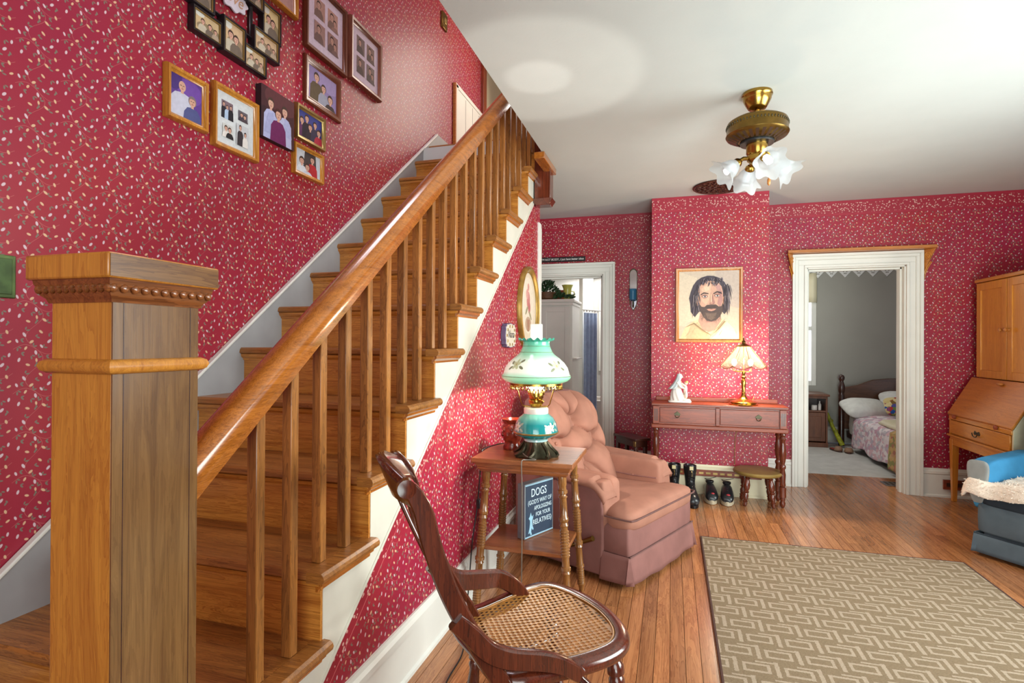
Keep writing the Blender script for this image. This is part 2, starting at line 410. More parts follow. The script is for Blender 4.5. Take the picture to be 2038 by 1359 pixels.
def art(name, parent, P, shapes, step=0.00005, origin=None):
    """flat print: P(u, v, h) -> world point; shapes = [(rgb, polygon in 0..1)] painted one over another"""
    b = MB(); cols = []
    for i, (c, poly) in enumerate(shapes):
        if c not in cols: cols.append(c)
        b.cur = cols.index(c)
        poly = [(min(1, max(0, p[0])), min(1, max(0, p[1]))) for p in poly]
        b.add([P(u, v, step * i) for u, v in poly], [tuple(range(len(poly)))])
    return b.build(name, [flatcol(c) for c in cols], parent)

# ------------------------------------------------------------------ the room
XL, XR, YF, ZC = -1.93, 2.75, 5.30, 2.50     # stair wall, right wall, far wall, ceiling
SX = -0.95                                    # face of the wall below the stairs
def floor():
    f = struct(bx('floor', -2.0, XR + .1, -2.3, YF + .2, -0.07, -0.0135, plain('subfloor_wood', (96, 58, 36), .6)))
    W = 0.0595
    meshes = {}
    for L in (0.9, 1.3, 1.7, 2.2, 2.7, 3.2):
        b = MB(); e = 0.0009
        b.hexa([(-W/2, 0, -0.012), (W/2, 0, -0.012), (W/2, L, -0.012), (-W/2, L, -0.012),
                (-W/2 + e, e, 0), (W/2 - e, e, 0), (W/2 - e, L - e, 0), (-W/2 + e, L - e, 0)])
        o = b.build('floor_board', M['floorw'], f); meshes[L] = o.data; bpy.data.objects.remove(o)
    rr = random.Random(5); n = 0
    x = SX + 0.02
    while x < XR - .02:
        y = 1.05 + rr.uniform(-0.2, 0.0); end = 5.95 if 1.05 < x < 2.35 else 5.29
        while y < end - 0.01:
            L = rr.choice([1.3, 1.7, 2.2, 2.7, 3.2]); left = end - y
            if left - L < 0.6: L = min(meshes, key=lambda q: abs(q - left)); k = left / L
            else: k = 1
            o = bpy.data.objects.new('floor_board', meshes[L]); COL.objects.link(o); o.parent = f; o.location = (x, y, 0); o.scale = (1, k, 1); n += 1
            y += L * k + .0006
        x += W + 0.0003
    return n
floor()
def ceiling():
    b = MB()
    b.box(-0.82, XR + .1, -2.3, YF + .1, ZC, ZC + .3)
    b.box(-2.0, -0.82, 3.93, YF + .1, ZC, ZC + .3)
    b.box(-2.0, -0.82, -2.3, 0.35, ZC, ZC + .3)
    struct(b.build('ceiling', M['ceil']))
ceiling()
def walls():
    # left wall runs up through the stairwell
    struct(bx('wall_left', XL - .1, XL, -2.3, 6.4, -0.05, 5.2, M['paper_y']))
    # far wall with two door openings
    b = MB(); T = YF + .17
    OL, OR, OT = 1.135, 1.885, 1.926
    L0, L1 = -1.36, -0.645
    b.box(-2.0, L0, YF, T, 0, ZC); b.box(L1, OL, YF, T, 0, ZC); b.box(OR, XR + .1, YF, T, 0, ZC)
    b.box(L0, L1, YF, T, OT, ZC); b.box(OL, OR, YF, T, OT, ZC)
    wf = struct(b.build('wall_far', M['paper_x']))
    # chimney breast, part of the far wall
    struct(bx('chimney_breast', -0.17, 0.752, 4.80, YF - .001, 0, ZC, M['paper_x'], wf))
    # paper border under the ceiling
    k = NT('wallpaper_border_print'); pos = k.n('ShaderNodeNewGeometry').outputs['Position']
    vo = k.n('ShaderNodeTexVoronoi'); vo.inputs['Scale'].default_value = 62; k.l(pos, vo.inputs['Vector'])
    c = k.mix(k.ramp(vo.outputs['Distance'], [(0.28, (1, 1, 1, 1)), (0.36, (0, 0, 0, 1))]), rgba((150, 28, 48)), rgba((206, 160, 150)))
    k.base(c, 0.45); M['border'] = k.m
    M['border_edge'] = plain('border_edge_print', (160, 30, 52), 0.45, var=.05)
    def border(x0, x1, y, nm):
        o = bx(nm, x0, x1, y - .003, y, ZC - .125, ZC - .001, M['border'], wf)
        bx('border_edge', x0, x1, y - .005, y, ZC - .022, ZC - .001, M['border_edge'], o)
        bx('border_edge', x0, x1, y - .005, y, ZC - .128, ZC - .108, M['border_edge'], o)
    border(-2.0, -0.17, YF, 'wallpaper_border'); border(0.752, XR, YF, 'wallpaper_border'); border(-0.17, 0.752, 4.80, 'wallpaper_border')
    # wall below the stairs
    b = MB(); sl = 0.812
    b.prism([(0.96, 0), (3.93, 0), (3.93, 0.291 + sl * (3.93 - 1.31)), (0.96, 0.291 + sl * (0.96 - 1.31))], 'X', SX - .06, SX)
    struct(b.build('wall_stair', M['paper_y']))
    # passage behind the stair wall, right wall, wall behind the camera
    struct(bx('wall_passage', -2.0, SX - .06, 3.87, 3.93, 0, 2.45, M['paper_x']))
    b = MB()
    b.box(XR, XR + .1, -2.3, 0.9, 0, ZC); b.box(XR, XR + .1, 4.25, YF + .1, 0, ZC); b.box(XR, XR + .1, 0.9, 4.25, 0, 0.7); b.box(XR, XR + .1, 0.9, 4.25, 2.2, ZC); b.box(XR, XR + .1, 3.1, 3.25, .7, 2.2)
    struct(b.build('wall_right', M['paper_y']))
    b = MB()
    b.box(XL, -0.9, -2.4, -2.3, 0, 5.2); b.box(2.1, XR, -2.4, -2.3, 0, ZC); b.box(-0.9, 2.1, -2.4, -2.3, 0, 0.7); b.box(-0.9, 2.1, -2.4, -2.3, 2.3, ZC + .3)
    struct(b.build('wall_back', M['paper_x']))
    # upper floor shell around the stairwell
    struct(bx('ceiling', -2.0, 2.0, -2.3, 6.5, 5.2, 5.3, M['white']))
    struct(bx('wall_upper_far', XL, 2.0, 6.3, 6.4, 2.8, 5.2, M['cream']))
    struct(bx('wall_upper_right', 1.0, 1.1, -2.3, 6.3, 2.8, 5.2, M['cream']))
    struct(bx('wall_upper_back', XL, 2.0, 0.2, 0.3, 2.8, 5.2, M['paper_x']))
walls()
def casing(name, x0, x1, zt, w, y, parent=None, left=True, wr=None):
    """moulded door casing: stepped profile on both sides and head, with jamb and stop"""
    prof = [(0, .012), (.16, .020), (.20, .014), (.55, .014), (.60, .022), (.78, .022), (.82, .032), (1, .036)]
    o = MB()
    for (ax, sg, lim) in (((x0), -1, left), ((x1), 1, True)):
        if not lim: continue
        for i in range(len(prof) - 1):
            a, d = prof[i]; b2, d2 = prof[i + 1]
            xa, xb = ax + sg * a * w, ax + sg * b2 * w
            o.box(min(xa, xb), max(xa, xb), y - max(d, d2 if i in (0, 3, 5) else d), y, 0, zt + a * w)
    for i in range(len(prof) - 1):
        a, d = prof[i]; b2, d2 = prof[i + 1]
        o.box(x0 - (b2 * w if left else 0), x1 + b2 * w, y - max(d, d2 if i in (0, 3, 5) else d), y, zt + a * w, zt + b2 * w)
    r = struct(o.build(name, M['white'], bevel=0.002))
    j = MB(); T = y + .17
    j.box(x0 - .001, x0 + .012, y, T, 0, zt); j.box(x1 - .012, x1 + .001, y, T, 0, zt); j.box(x0, x1, y, T, zt - .012, zt + .001)
    j.box(x1 - .028, x1 - .012, y + .05, y + .09, 0, zt - .012); j.box(x0 + .012, x0 + .028, y + .05, y + .09, 0, zt - .012); j.box(x0, x1, y + .05, y + .09, zt - .028, zt - .012)
    j.build('door_jamb', M['white'], r, bevel=0.002)
    return r
casing('door_1', 1.135, 1.885, 1.926, 0.118, YF)
casing('door_2', -1.36, -0.645, 1.926, 0.115, YF)
def baseboard(name, axis, a, b, face, h, m, sgn):
    """skirting with cap mould and shoe; axis X: runs along x at y=face; axis Y: runs along y at x=face"""
    prof = [(0, 0), (.022, 0), (.022, .014), (.014, .022), (.014, h - .05), (.020, h - .044), (.020, h - .024), (.010, h - .014), (.008, h), (0, h)]
    o = MB()
    if axis == 'X': o.prism([(face + sgn * d, z) for d, z in prof], 'X', a, b)
    else: o.prism([(face + sgn * d, z) for d, z in prof], 'Y', a, b)
    return struct(o.build(name, m))
baseboard('baseboard_far', 'X', 2.005, XR, YF, .235, M['white'], -1)
baseboard('baseboard_far', 'X', 0.752, 1.015, YF, .235, M['white'], -1)
baseboard('baseboard_far', 'X', -0.53, -0.17, YF, .235, M['white'], -1)
cb = baseboard('baseboard_chimney', 'X', -0.17, 0.752, 4.80, .245, M['cream'], -1)
baseboard('baseboard_stair', 'Y', 1.0, 3.93, SX, .215, M['white'], 1)
# white corner post where the stair wall ends
struct(MB().prism([(3.86, 0), (3.945, 0), (3.945, 2.10), (3.925, 2.14), (3.86, 2.14)], 'X', SX - .065, SX + .012).build('trim_1', M['white'], bevel=.003))
# slotted heat register in the chimney baseboard
t = thing('wall_register', 'long brown slotted register set into the cream chimney baseboard', 'vent', (0.3, 4.785, 0.18))
bx('register_plate', -0.05, 0.70, 4.766, 4.783, 0.155, 0.205, M['mahog'], t, bevel=.003)
for i in range(12): bx('register_slot', 0.0 + i * .055, 0.035 + i * .055, 4.7645, 4.767, 0.172, 0.188, M['gilt'], t)
t = thing('wall_register', 'small brown vent plate in the white baseboard beside the slant front desk', 'vent', (2.2, 5.275, .1))
bx('register_plate', 2.14, 2.36, 5.262, 5.279, 0.07, 0.15, M['mahog'], t, bevel=.003)
for i in range(3): bx('register_slot', 2.16 + i * .065, 2.21 + i * .065, 5.2605, 5.263, 0.095, 0.125, M['dark'], t)
# honey wood shelf frame over the bedroom door with carved brackets
t = thing('door_cornice', 'honey wood cornice with scrolled brackets above the bedroom doorway', 'shelf', (1.5, YF, 2.08))
MB().hexa([(1.025, YF - .001, 2.048), (2.008, YF - .001, 2.048), (2.072, YF - .100, 2.048), (.966, YF - .100, 2.048), (1.025, YF - .001, 2.075), (2.008, YF - .001, 2.075), (2.072, YF - .100, 2.075), (.966, YF - .100, 2.075)]).build('top_board', M['honey'], t, bevel=.004)
for bx0, sg in ((1.030, -1), (2.003, 1)):
    D = Vector((sg * .55, -.835, 0)); N_ = Vector((-D.y, D.x, 0)); B0 = Vector((bx0, YF - .002, 0))
    def bp(d, z, h): return tuple(B0 + D * d + N_ * h + Vector((0, 0, z)))
    pts = [(0, 2.047), (0, 1.79)] + [(.012 + .098 * (i / 8) ** 1.7, 1.79 + .257 * i / 8) for i in range(9)]
    n = len(pts); b = MB()
    b.add([bp(d, z, -.007) for d, z in pts] + [bp(d, z, .007) for d, z in pts], [tuple(range(n - 1, -1, -1)), tuple(range(n, 2 * n))] + [(i, (i + 1) % n, n + (i + 1) % n, n + i) for i in range(n)])
    br = b.build('bracket', M['honey'], t, bevel=.002)
    for sd in (-1, 1):
        MB().tube([bp(.046 + (.002 + .026 * (1 - q / 22)) * math.cos(q * .55), 1.992 + (.002 + .030 * (1 - q / 22)) * math.sin(q * .55), sd * .008) for q in range(23)], .0038, 6).build('scroll', M['dark'] if False else M['maple'], br, smooth=True)
        MB().tube([bp(.010 + .060 * (q / 10) ** 1.7, 1.81 + .13 * q / 10, sd * .008) for q in range(11)], .0038, 6).build('scroll', M['maple'], br, smooth=True)

# ------------------------------------------------------------------ staircase
RISE, RUN, Y2 = 0.204, 0.25, 1.03
def YN(k): return Y2 + RUN * (k - 2)
def ZK(k): return RISE * k
def staircase():
    t = thing('staircase', 'straight oak staircase with square balusters rising along the red papered wall', 'staircase', (-1.4, 0.8, 0))
    for k in range(1, 15):
        y, z = YN(k), ZK(k)
        rb = MB().box(XL + .022, SX + .004, y + .030, y + .055, z - RISE, z - .030)
        r = rb.build('riser', M['oak_x'], t)
        # cove under the nosing
        MB().prism([(y + .030, z - .030), (y + .030, z - .058), (y + .024, z - .058), (y + .024, z - .052), (y + .012, z - .042), (y + .008, z - .030)], 'X', XL + .022, SX + .012).build('cove_mould', M['oak_x'], r)
        if k == 14: depth = 1.9
        else: depth = RUN + .055
        prof = [(y, z - .022), (y + .004, z - .007), (y + .012, z), (y + depth, z), (y + depth, z - .030), (y + .012, z - .030), (y + .004, z - .026)]
        td = MB().prism(prof, 'X', XL + .022, SX - .02 if k < 14 else -0.82).build('tread', M['oak_tread'], t)
        if k >= 14: continue
        # return nosing on the open side with its cove
        x0 = SX - .02
        pr = [(x0, z - .030), (x0, z + .001), (SX + .028, z + .001), (SX + .036, z - .006), (SX + .039, z - .015), (SX + .036, z - .024), (SX + .028, z - .030)]
        rn = MB().prism(pr, 'Y', y - .002, y + RUN + .045).build('return_nosing', M['oak_tread'], t, bevel=.001)
        MB().prism([(SX + .001, z - .030), (SX + .001, z - .058), (SX + .008, z - .058), (SX + .010, z - .050), (SX + .022, z - .040), (SX + .024, z - .030)], 'Y', y + .012, y + RUN + .033).build('cove_mould', M['oak_y'], rn)
    # painted open stringer between the treads and the papered wall
    pts = []
    for k in range(2, 14):
        pts += [(YN(k) + .040, ZK(k) - RISE - .030), (YN(k) + .040, ZK(k) - .032)]
    pts += [(YN(14) + .01, ZK(13) - .032)]
    sl = 0.812
    low = [(YN(14) + .01, min(2.50, 0.291 + sl * (YN(14) + .01 - 1.31))), (YN(2) + .04, 0.291 + sl * (YN(2) + .04 - 1.31))]
    b = MB()
    # build it as one strip of quads so that the stepped outline stays clean
    def dz(y): return 0.291 + sl * (y - 1.31)
    for k in range(2, 14):
        ya, yb = YN(k) + .040, YN(k + 1) + .040
        b.prism([(ya, dz(ya)), (yb, dz(yb)), (yb, ZK(k) - .031), (ya, ZK(k) - .031)], 'X', SX - .05, SX + .006)
    b.build('open_stringer', M['stringer'], t)
    b = MB(); ya, yb = YN(2) + .04, YN(14)
    b.prism([(ya, dz(ya) - .012), (yb, dz(yb) - .012), (yb, dz(yb) + .004), (ya, dz(ya) + .004)], 'X', SX, SX + .009)
    b.build('stringer_bead', M['stringer'], t)
    b = MB(); b.prism([(ya + .06, dz(ya + .06) - .075), (3.86, dz(3.86) - .075), (3.86, dz(3.86) - .018), (ya + .06, dz(ya + .06) - .018)], 'X', SX + .0005, SX + .0018)
    dg = b.build('wallpaper_border', M['border'], bpy.data.objects['wall_stair'])
    for dd in (.075, .022): MB().prism([(ya + .06, dz(ya + .06) - dd), (3.86, dz(3.86) - dd), (3.86, dz(3.86) - dd + .004), (ya + .06, dz(ya + .06) - dd + .004)], 'X', SX + .0005, SX + .0022).build('border_line', plain('border_line_rose_%d' % int(dd * 1000), (196, 96, 100), .45), dg)
    # painted skirt board on the wall side
    def sk(y): return 0.478 + 0.796 * (y - 1.03)
    b = MB()
    b.prism([(0.30, sk(0.30) - .42), (4.20, sk(4.20) - .42), (4.20, sk(4.20)), (0.30, sk(0.30))], 'X', XL + .001, XL + .022)
    b.prism([(4.20, 2.86), (4.57, 2.86), (4.57, 3.01), (4.20, 3.01)], 'X', XL + .001, XL + .022)
    s = b.build('skirt_board', M['skirt'], t)
    b = MB()
    b.prism([(0.30, sk(0.30)), (4.20, sk(4.20)), (4.20, sk(4.20) + .016), (0.30, sk(0.30) + .016)], 'X', XL + .001, XL + .028)
    b.build('skirt_cap', M['white'], s, bevel=.004)
    # balusters, two to a tread
    XB = -0.985
    def rail_bot(y): return 0.928 + 0.788 * (y - .913)
    w = .0150
    for k in range(2, 14):
        for j, dy in enumerate((.075, .200)):
            y = YN(k) + dy; zb = ZK(k)
            z1, z2 = rail_bot(y - w) + .012, rail_bot(y + w) + .012
            b = MB(); b.hexa([(XB - w, y - w, zb), (XB + w, y - w, zb), (XB + w, y + w, zb), (XB - w, y + w, zb),
                              (XB - w, y - w, z1), (XB + w, y - w, z1), (XB + w, y + w, z2), (XB - w, y + w, z2)])
            b.build('baluster', M['oak_b'], t, bevel=.002, seg=1)
    # handrail
    sec = [(-.030, -.002), (-.034, .016), (-.038, .034), (-.037, .052), (-.028, .068), (-.010, .076), (.010, .076), (.028, .068), (.037, .052), (.038, .034), (.034, .016), (.030, -.002)]
    ys = [0.86, 1.5, 2.2, 3.0, 4.35]
    MB().sweep([(XB, y, rail_bot(y)) for y in ys], sec).build('handrail', M['oak_y'], t, smooth=True)
    # newel post
    x0, x1, y0, y1 = -1.083, -0.936, 0.706, 0.884
    n = bx('newel_post', x0, x1, y0, y1, 0, 1.335, M['oak'], t, bevel=.003)
    M['bead'] = wood('bead_oak', (150, 88, 44), (96, 50, 24), 'Y', .28, .4)
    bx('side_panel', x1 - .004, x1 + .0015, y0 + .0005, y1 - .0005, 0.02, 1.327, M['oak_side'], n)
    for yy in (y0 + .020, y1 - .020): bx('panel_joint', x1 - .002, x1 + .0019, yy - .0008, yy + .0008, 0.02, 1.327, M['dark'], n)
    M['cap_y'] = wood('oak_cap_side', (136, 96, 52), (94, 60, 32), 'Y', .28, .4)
    def ring(nm, m, prof, bevel=0):
        """mitred mould around the post; prof = [(out, z)]"""
        b = MB(); c = [(x0, y0, -1, -1), (x1, y0, 1, -1), (x1, y1, 1, 1), (x0, y1, -1, 1)]
        vs = [(x + sx * d, y + sy * d, z) for (x, y, sx, sy) in c for (d, z) in prof]; m2 = len(prof)
        fs = [(i * m2 + j, i * m2 + (j + 1) % m2, ((i + 1) % 4) * m2 + (j + 1) % m2, ((i + 1) % 4) * m2 + j) for i in range(4) for j in range(m2)]
        b.add(vs, fs); return b.build(nm, m, n, bevel=bevel, smooth=True)
    ring('newel_band', M['oak'], [(-.002, 1.192), (.005, 1.192), (.012, 1.197), (.015, 1.205), (.012, 1.213), (.004, 1.218), (-.002, 1.218)])
    ring('bead_mould', M['bead'], [(-.002, 1.318), (.003, 1.318), (.006, 1.326), (.012, 1.332), (.014, 1.344), (.018, 1.350), (.020, 1.362), (-.002, 1.362)])
    b = MB()
    def bead(x, y, dx, dy): b.puff((x, y, 1.342), (.0070 if dx else .0062, .0070 if dy else .0062, .0085), 1, 1, 8, 6)
    for i in range(11):
        f = i / 10; bead(x1 + .015, y0 - .010 + f * (y1 - y0 + .02), 0, 1)
        bead(x0 - .010 + f * (x1 - x0 + .02), y0 - .015, 1, 0)
    b.build('bead_row', M['bead'], n, smooth=True)
    cap = MB(); e = .027
    cap.box(x0 - e, x1 + e, y0 - e, y1 + e, 1.358, 1.402)
    cp = cap.build('newel_cap', M['oak'], n, bevel=.004)
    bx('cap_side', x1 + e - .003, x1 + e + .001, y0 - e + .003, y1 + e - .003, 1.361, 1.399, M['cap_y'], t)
    # bottom of the landing newel, seen hanging below the ceiling edge
    h = bx('landing_newel', -0.935, -0.822, 3.70, 3.80, 2.262, 2.86, M['mahog_z'], t, bevel=.003)
    MB().hexa([(-.928, 3.705, 2.225), (-.828, 3.705, 2.225), (-.828, 3.795, 2.225), (-.928, 3.795, 2.225), (-.950, 3.685, 2.268), (-.806, 3.685, 2.268), (-.806, 3.815, 2.268), (-.950, 3.815, 2.268)]).build('newel_drop', M['mahog_z'], h, bevel=.002)
    bx('floor_nosing', -0.870, -0.800, 3.42, 3.80, 2.455, 2.498, M['oak_y'], t, bevel=.004)
staircase()
# upstairs: low closet door, wooden jamb and cream window corner
t = thing('closet_door', 'low white board closet door on the landing past the top stair', 'door', (XL + .02, 4.9, 2.87))
bx('door_panel', XL + .002, XL + .020, 4.66, 5.40, 2.87, 3.60, M['white'], t, bevel=.002)
for i in range(1, 4): bx('board_groove', XL + .019, XL + .0212, 4.66 + i * .185, 4.664 + i * .185, 2.90, 3.58, M['blackfr'], t)
bx('door_trim', XL + .002, XL + .024, 4.60, 4.655, 2.87, 3.63, M['white'], t, bevel=.002)
bx('edge_strip', XL + .002, XL + .030, 4.575, 4.598, 2.87, 3.63, M['honey'], t, bevel=.002)
bx('door_trim', XL + .002, XL + .024, 4.60, 5.46, 3.602, 3.64, M['white'], t, bevel=.002)
MB().lathe((XL + .03, 4.75, 3.18), [(.004, -.012), (.010, -.006), (.010, .006), (.004, .012)], 10).build('latch', M['black'], t, smooth=True)
struct(bx('trim_2', XL, XL + .03, 5.33, 5.43, 2.86, 5.2, wood('dark_orange_jamb', (158, 70, 34), (112, 44, 22), 'Z', .3, .3), bevel=.003))
struct(bx('wall_landing', XL, XL + .006, 5.43, 6.3, 2.86, 5.2, M['cream']))
t = struct(bx('window_1', -1.05, -0.35, 6.27, 6.30, 3.3, 4.9, M['daylight']))
for (a, b2, c, d) in ((-1.13, -1.05, 3.22, 4.98), (-.35, -.27, 3.22, 4.98), (-1.05, -.35, 3.22, 3.3), (-1.05, -.35, 4.9, 4.98), (-1.05, -.35, 4.06, 4.12)):
    bx('window_frame', a, b2, 6.24, 6.30, c, d, M['white'], t, bevel=.003)

# ------------------------------------------------------------------ side table by the stair wall
def turned_leg(p0, p1, rings, r0, m, parent, world=True, n=14):
    """a turned leg from p0 (top) to p1 (bottom); rings = [(t, radius)] along it"""
    d = Vector(p1) - Vector(p0); L = d.length
    b = MB(); b.lathe(p0, [(r * r0, t * L) for t, r in rings], n, ax=d)
    return b.build('leg', m, parent, smooth=True, world=world)
SPOOL = [(0, 1.15), (.06, 1.15), (.065, 1.0), (.09, 1.0), (.095, 1.25), (.115, 1.25), (.12, .9), (.13, .9), (.14, 1.2), (.15, .95),
         (.27, 1.02), (.28, 1.28), (.30, 1.28), (.31, .95), (.33, 1.2), (.34, .95)]
for i in range(9): SPOOL += [(.36 + i * .020, .92), (.366 + i * .020, 1.18), (.374 + i * .020, 1.18)]
SPOOL += [(.545, .95), (.60, 1.0), (.605, 1.25), (.625, 1.25), (.63, .92), (.645, 1.15), (.655, .9), (.78, 1.0), (.785, 1.22), (.80, 1.22), (.805, .9)]
for i in range(7): SPOOL += [(.815 + i * .018, .88), (.820 + i * .018, 1.10), (.828 + i * .018, 1.10)]
SPOOL += [(.945, .85), (1.0, .60)]
def side_table():
    t = thing('side_table', 'square oak side table with spool turned legs and a low shelf beside the recliner', 'table', (-.645, 2.57, 0))
    X0, X1, Y0, Y1 = -.885, -.412, 2.335, 2.735
    b = MB(); b.box(X0, X1, Y0, Y1, .700, .722); b.build('table_top', M['tablew'], t, bevel=.003)
    b = MB(); b.hexa([(X0 + .035, Y0 + .035, .655), (X1 - .035, Y0 + .035, .655), (X1 - .035, Y1 - .035, .655), (X0 + .035, Y1 - .035, .655),
                      (X0 + .010, Y0 + .010, .700), (X1 - .010, Y0 + .010, .700), (X1 - .010, Y1 - .010, .700), (X0 + .010, Y1 - .010, .700)])
    b.box(X0 + .022, X1 - .022, Y0 + .022, Y1 - .022, .668, .680)
    b.build('apron', M['tablew'], t, bevel=.003)
    cx, cy = (X0 + X1) / 2, (Y0 + Y1) / 2
    for sx in (-1, 1):
        for sy in (-1, 1):
            lg = turned_leg((cx + sx * .178, cy + sy * .145, .657), (cx + sx * .218, cy + sy * .180, .001), SPOOL, .0175, M['turned'], t)
            MB().lathe((cx + sx * .2155, cy + sy * .178, .001), [(.009, 0), (.013, .035)], 10).build('foot', M['black'], lg, smooth=True)
    b = MB(); b.box(cx - .195, cx + .195, cy - .158, cy + .158, .292, .312); b.build('shelf', M['tablew'], t, bevel=.003)
side_table()
LX, LY, LZ = -.612, 2.475, .7225
def hurricane_lamp():
    t = thing('hurricane_lamp', 'parlour lamp with mint green glass shade and teal glass bowl on the side table', 'lamp', (LX, LY, LZ))
    c = (LX, LY, LZ)
    # cast foot with scrolled lobes
    b = MB(); b.lathe(c, [(.098, 0), (.100, .008), (.086, .020), (.070, .034), (.058, .050), (.052, .062), (.050, .070)], 48, lobes=8, lobe_amp=.09)
    for i in range(8):
        a = i * PI / 4
        b.tube([(c[0] + r * math.cos(a + s), c[1] + r * math.sin(a + s), c[2] + z) for r, z, s in ((.054, .066, 0), (.066, .050, .1), (.080, .032, .15), (.098, .018, .05), (.106, .012, -.05), (.100, .005, -.1))], [.006, .008, .009, .009, .008, .005], 6)
    b.build('cast_foot', M['bronze'], t, smooth=True)
    k = NT('teal_glass'); po = k.n('ShaderNodeSeparateXYZ'); k.l(k.coord(), po.inputs[0])
    c1 = k.ramp(k.math('MULTIPLY', po.outputs[2], 4), [(.28, rgba((200, 226, 226))), (.36, rgba((24, 140, 140))), (.62, rgba((18, 146, 150))), (.74, rgba((120, 196, 190)))])
    k.base(c1, .08, 0, .7, .5); k.b.inputs['Transmission Weight'].default_value = .15; k.b.inputs['Emission Color'].default_value = rgba((30, 150, 150)); teal = k.m
    bowl = MB().lathe(c, [(.050, .068), (.056, .072), (.056, .080), (.082, .094), (.102, .106), (.105, .112), (.103, .120), (.100, .135), (.094, .158), (.080, .180), (.062, .194), (.056, .200)], 40).build('glass_bowl', teal, t, smooth=True)
    MB().lathe(c, [(.103, .107), (.108, .112), (.103, .117)], 40, cap=False).build('gilt_line', M['gilt'], bowl, smooth=True)
    MB().lathe(c, [(.056, .196), (.058, .202), (.058, .222), (.052, .228)], 32).build('glass_collar', M['porcelain'], bowl, smooth=True)
    # painted blossoms on the bowl
    def petals(cx, cz, R0, s, mats, parent, prof, nm='painted_flower'):
        b = MB()
        def on(a, z):   # a surface point slightly proud of the body
            for (r1, z1), (r2, z2) in zip(prof, prof[1:]):
                if z1 <= z <= z2: r = r1 + (r2 - r1) * (z - z1) / (z2 - z1); break
            else: r = prof[-1][0]
            r += .0012
            return (c[0] + r * math.cos(a), c[1] + r * math.sin(a), c[2] + z)
        def blob(u, v, ru, rv, rot, mi):
            b.cur = mi; pts = ellipse(u, v, ru, rv, 12, rot); cc = on(cx + u / R0, cz + v)
            b.add([cc] + [on(cx + p[0] / R0, cz + p[1]) for p in pts], [(0, 1 + i, 1 + (i + 1) % 12) for i in range(12)])
        for i in range(5): a = i * 2 * PI / 5 + .3; blob(s * .9 * math.cos(a), s * .9 * math.sin(a), s * .75, s * .5, a, 0)
        blob(0, 0, s * .35, s * .35, 0, 2)
        for (u, v, a) in ((2.1, -.9, -.5), (-2.0, .5, 2.6), (1.9, 1.0, .5), (-1.8, -1.1, -2.5)): blob(s * u, s * v, s * .85, s * .38, a, 1)
        return b.build(nm, mats, parent)
    BP = [(.105, .112), (.103, .120), (.100, .135), (.094, .158), (.080, .180)]
    fm = [plain('petal_pale_print', (196, 210, 196), .3), plain('leaf_print', (150, 176, 160), .3), plain('petal_heart_print', (170, 150, 90), .3)]
    for a in (-.55, -2.35, 1.2): petals(a, .142, .1, .014, fm, bowl, BP)
    # burner
    MB().lathe(c, [(.018, .226), (.030, .238), (.036, .252), (.036, .262), (.030, .266), (.034, .272), (.034, .284), (.040, .286), (.040, .296), (.034, .298)], 32).build('burner', M['brass'], t, smooth=True)
    MB().tube([(c[0] + .05, c[1] - .06, c[2] + .262), (c[0] + .02, c[1] - .03, c[2] + .262)], .003, 8).build('wick_key', M['brass'], t, smooth=True)
    b = MB()
    for i in range(18):
        a = 2 * PI * i / 18; b.puff((c[0] + .038 * math.cos(a), c[1] + .038 * math.sin(a), c[2] + .302), (.0045, .0045, .007), 1, 1, 8, 6)
    b.build('burner_gallery', M['gilt'], t, smooth=True)
    # tripod arms and pierced shade ring
    for i in range(3):
        a = i * 2 * PI / 3 - .35
        MB().tube([(c[0] + r * math.cos(a), c[1] + r * math.sin(a), c[2] + z) for r, z in ((.020, .232), (.066, .236), (.075, .246), (.098, .318), (.118, .336))], .0026, 8).build('shade_arm', M['brass'], t, smooth=True)
    ring = MB()
    for i in range(40):
        a = 2 * PI * i / 40
        p = lambda r, z, q=0: (c[0] + r * math.cos(a + q), c[1] + r * math.sin(a + q), c[2] + z)
        ring.puff(p(.121, .318), (.0042, .0042, .0062), 1, 1, 6, 5)
        ring.tube([p(.121, .324, -.05), p(.122, .334)], .0018, 5); ring.tube([p(.121, .324, .05), p(.122, .334)], .0018, 5)
    ring.lathe(c, [(.1215, .333), (.1245, .333), (.1245, .346), (.1215, .346), (.1215, .333)], 48, cap=False)
    ring.build('shade_ring', M['brass'], t, smooth=True)
    # shade
    SP = [(.122, .342), (.148, .352), (.160, .364), (.163, .374), (.158, .381), (.155, .386), (.148, .412), (.132, .436), (.108, .458), (.086, .474), (.076, .486), (.069, .502), (.064, .514), (.062, .526), (.063, .536)]
    k = NT('mint_shade_glass'); sp = k.n('ShaderNodeSeparateXYZ'); k.l(k.coord(), sp.inputs[0])
    cc = k.ramp(k.math('MULTIPLY', sp.outputs[2], 1.6), [(.555, rgba((120, 206, 166))), (.60, rgba((160, 226, 190))), (.635, rgba((240, 244, 232))), (.70, rgba((240, 244, 232))), (.76, rgba((150, 208, 176))), (.86, rgba((80, 178, 150)))])
    k.base(cc, .18, 0, .5, .3)
    tl = k.n('ShaderNodeBsdfTranslucent'); k.l(cc, tl.inputs[0]); mx = k.n('ShaderNodeMixShader'); mx.inputs[0].default_value = .007
    em = k.n('ShaderNodeEmission'); k.l(cc, em.inputs[0]); em.inputs[1].default_value = .10
    k.l(k.b.outputs[0], mx.inputs[1]); k.l(tl.outputs[0], mx.inputs[2]); ad = k.n('ShaderNodeAddShader'); k.l(mx.outputs[0], ad.inputs[0]); k.l(em.outputs[0], ad.inputs[1]); k.l(ad.outputs[0], k.out.inputs[0])
    sh = MB().lathe(c, SP, 56, cap=False).build('glass_shade', k.m, t, smooth=True)
    rf = MB(); n = 96
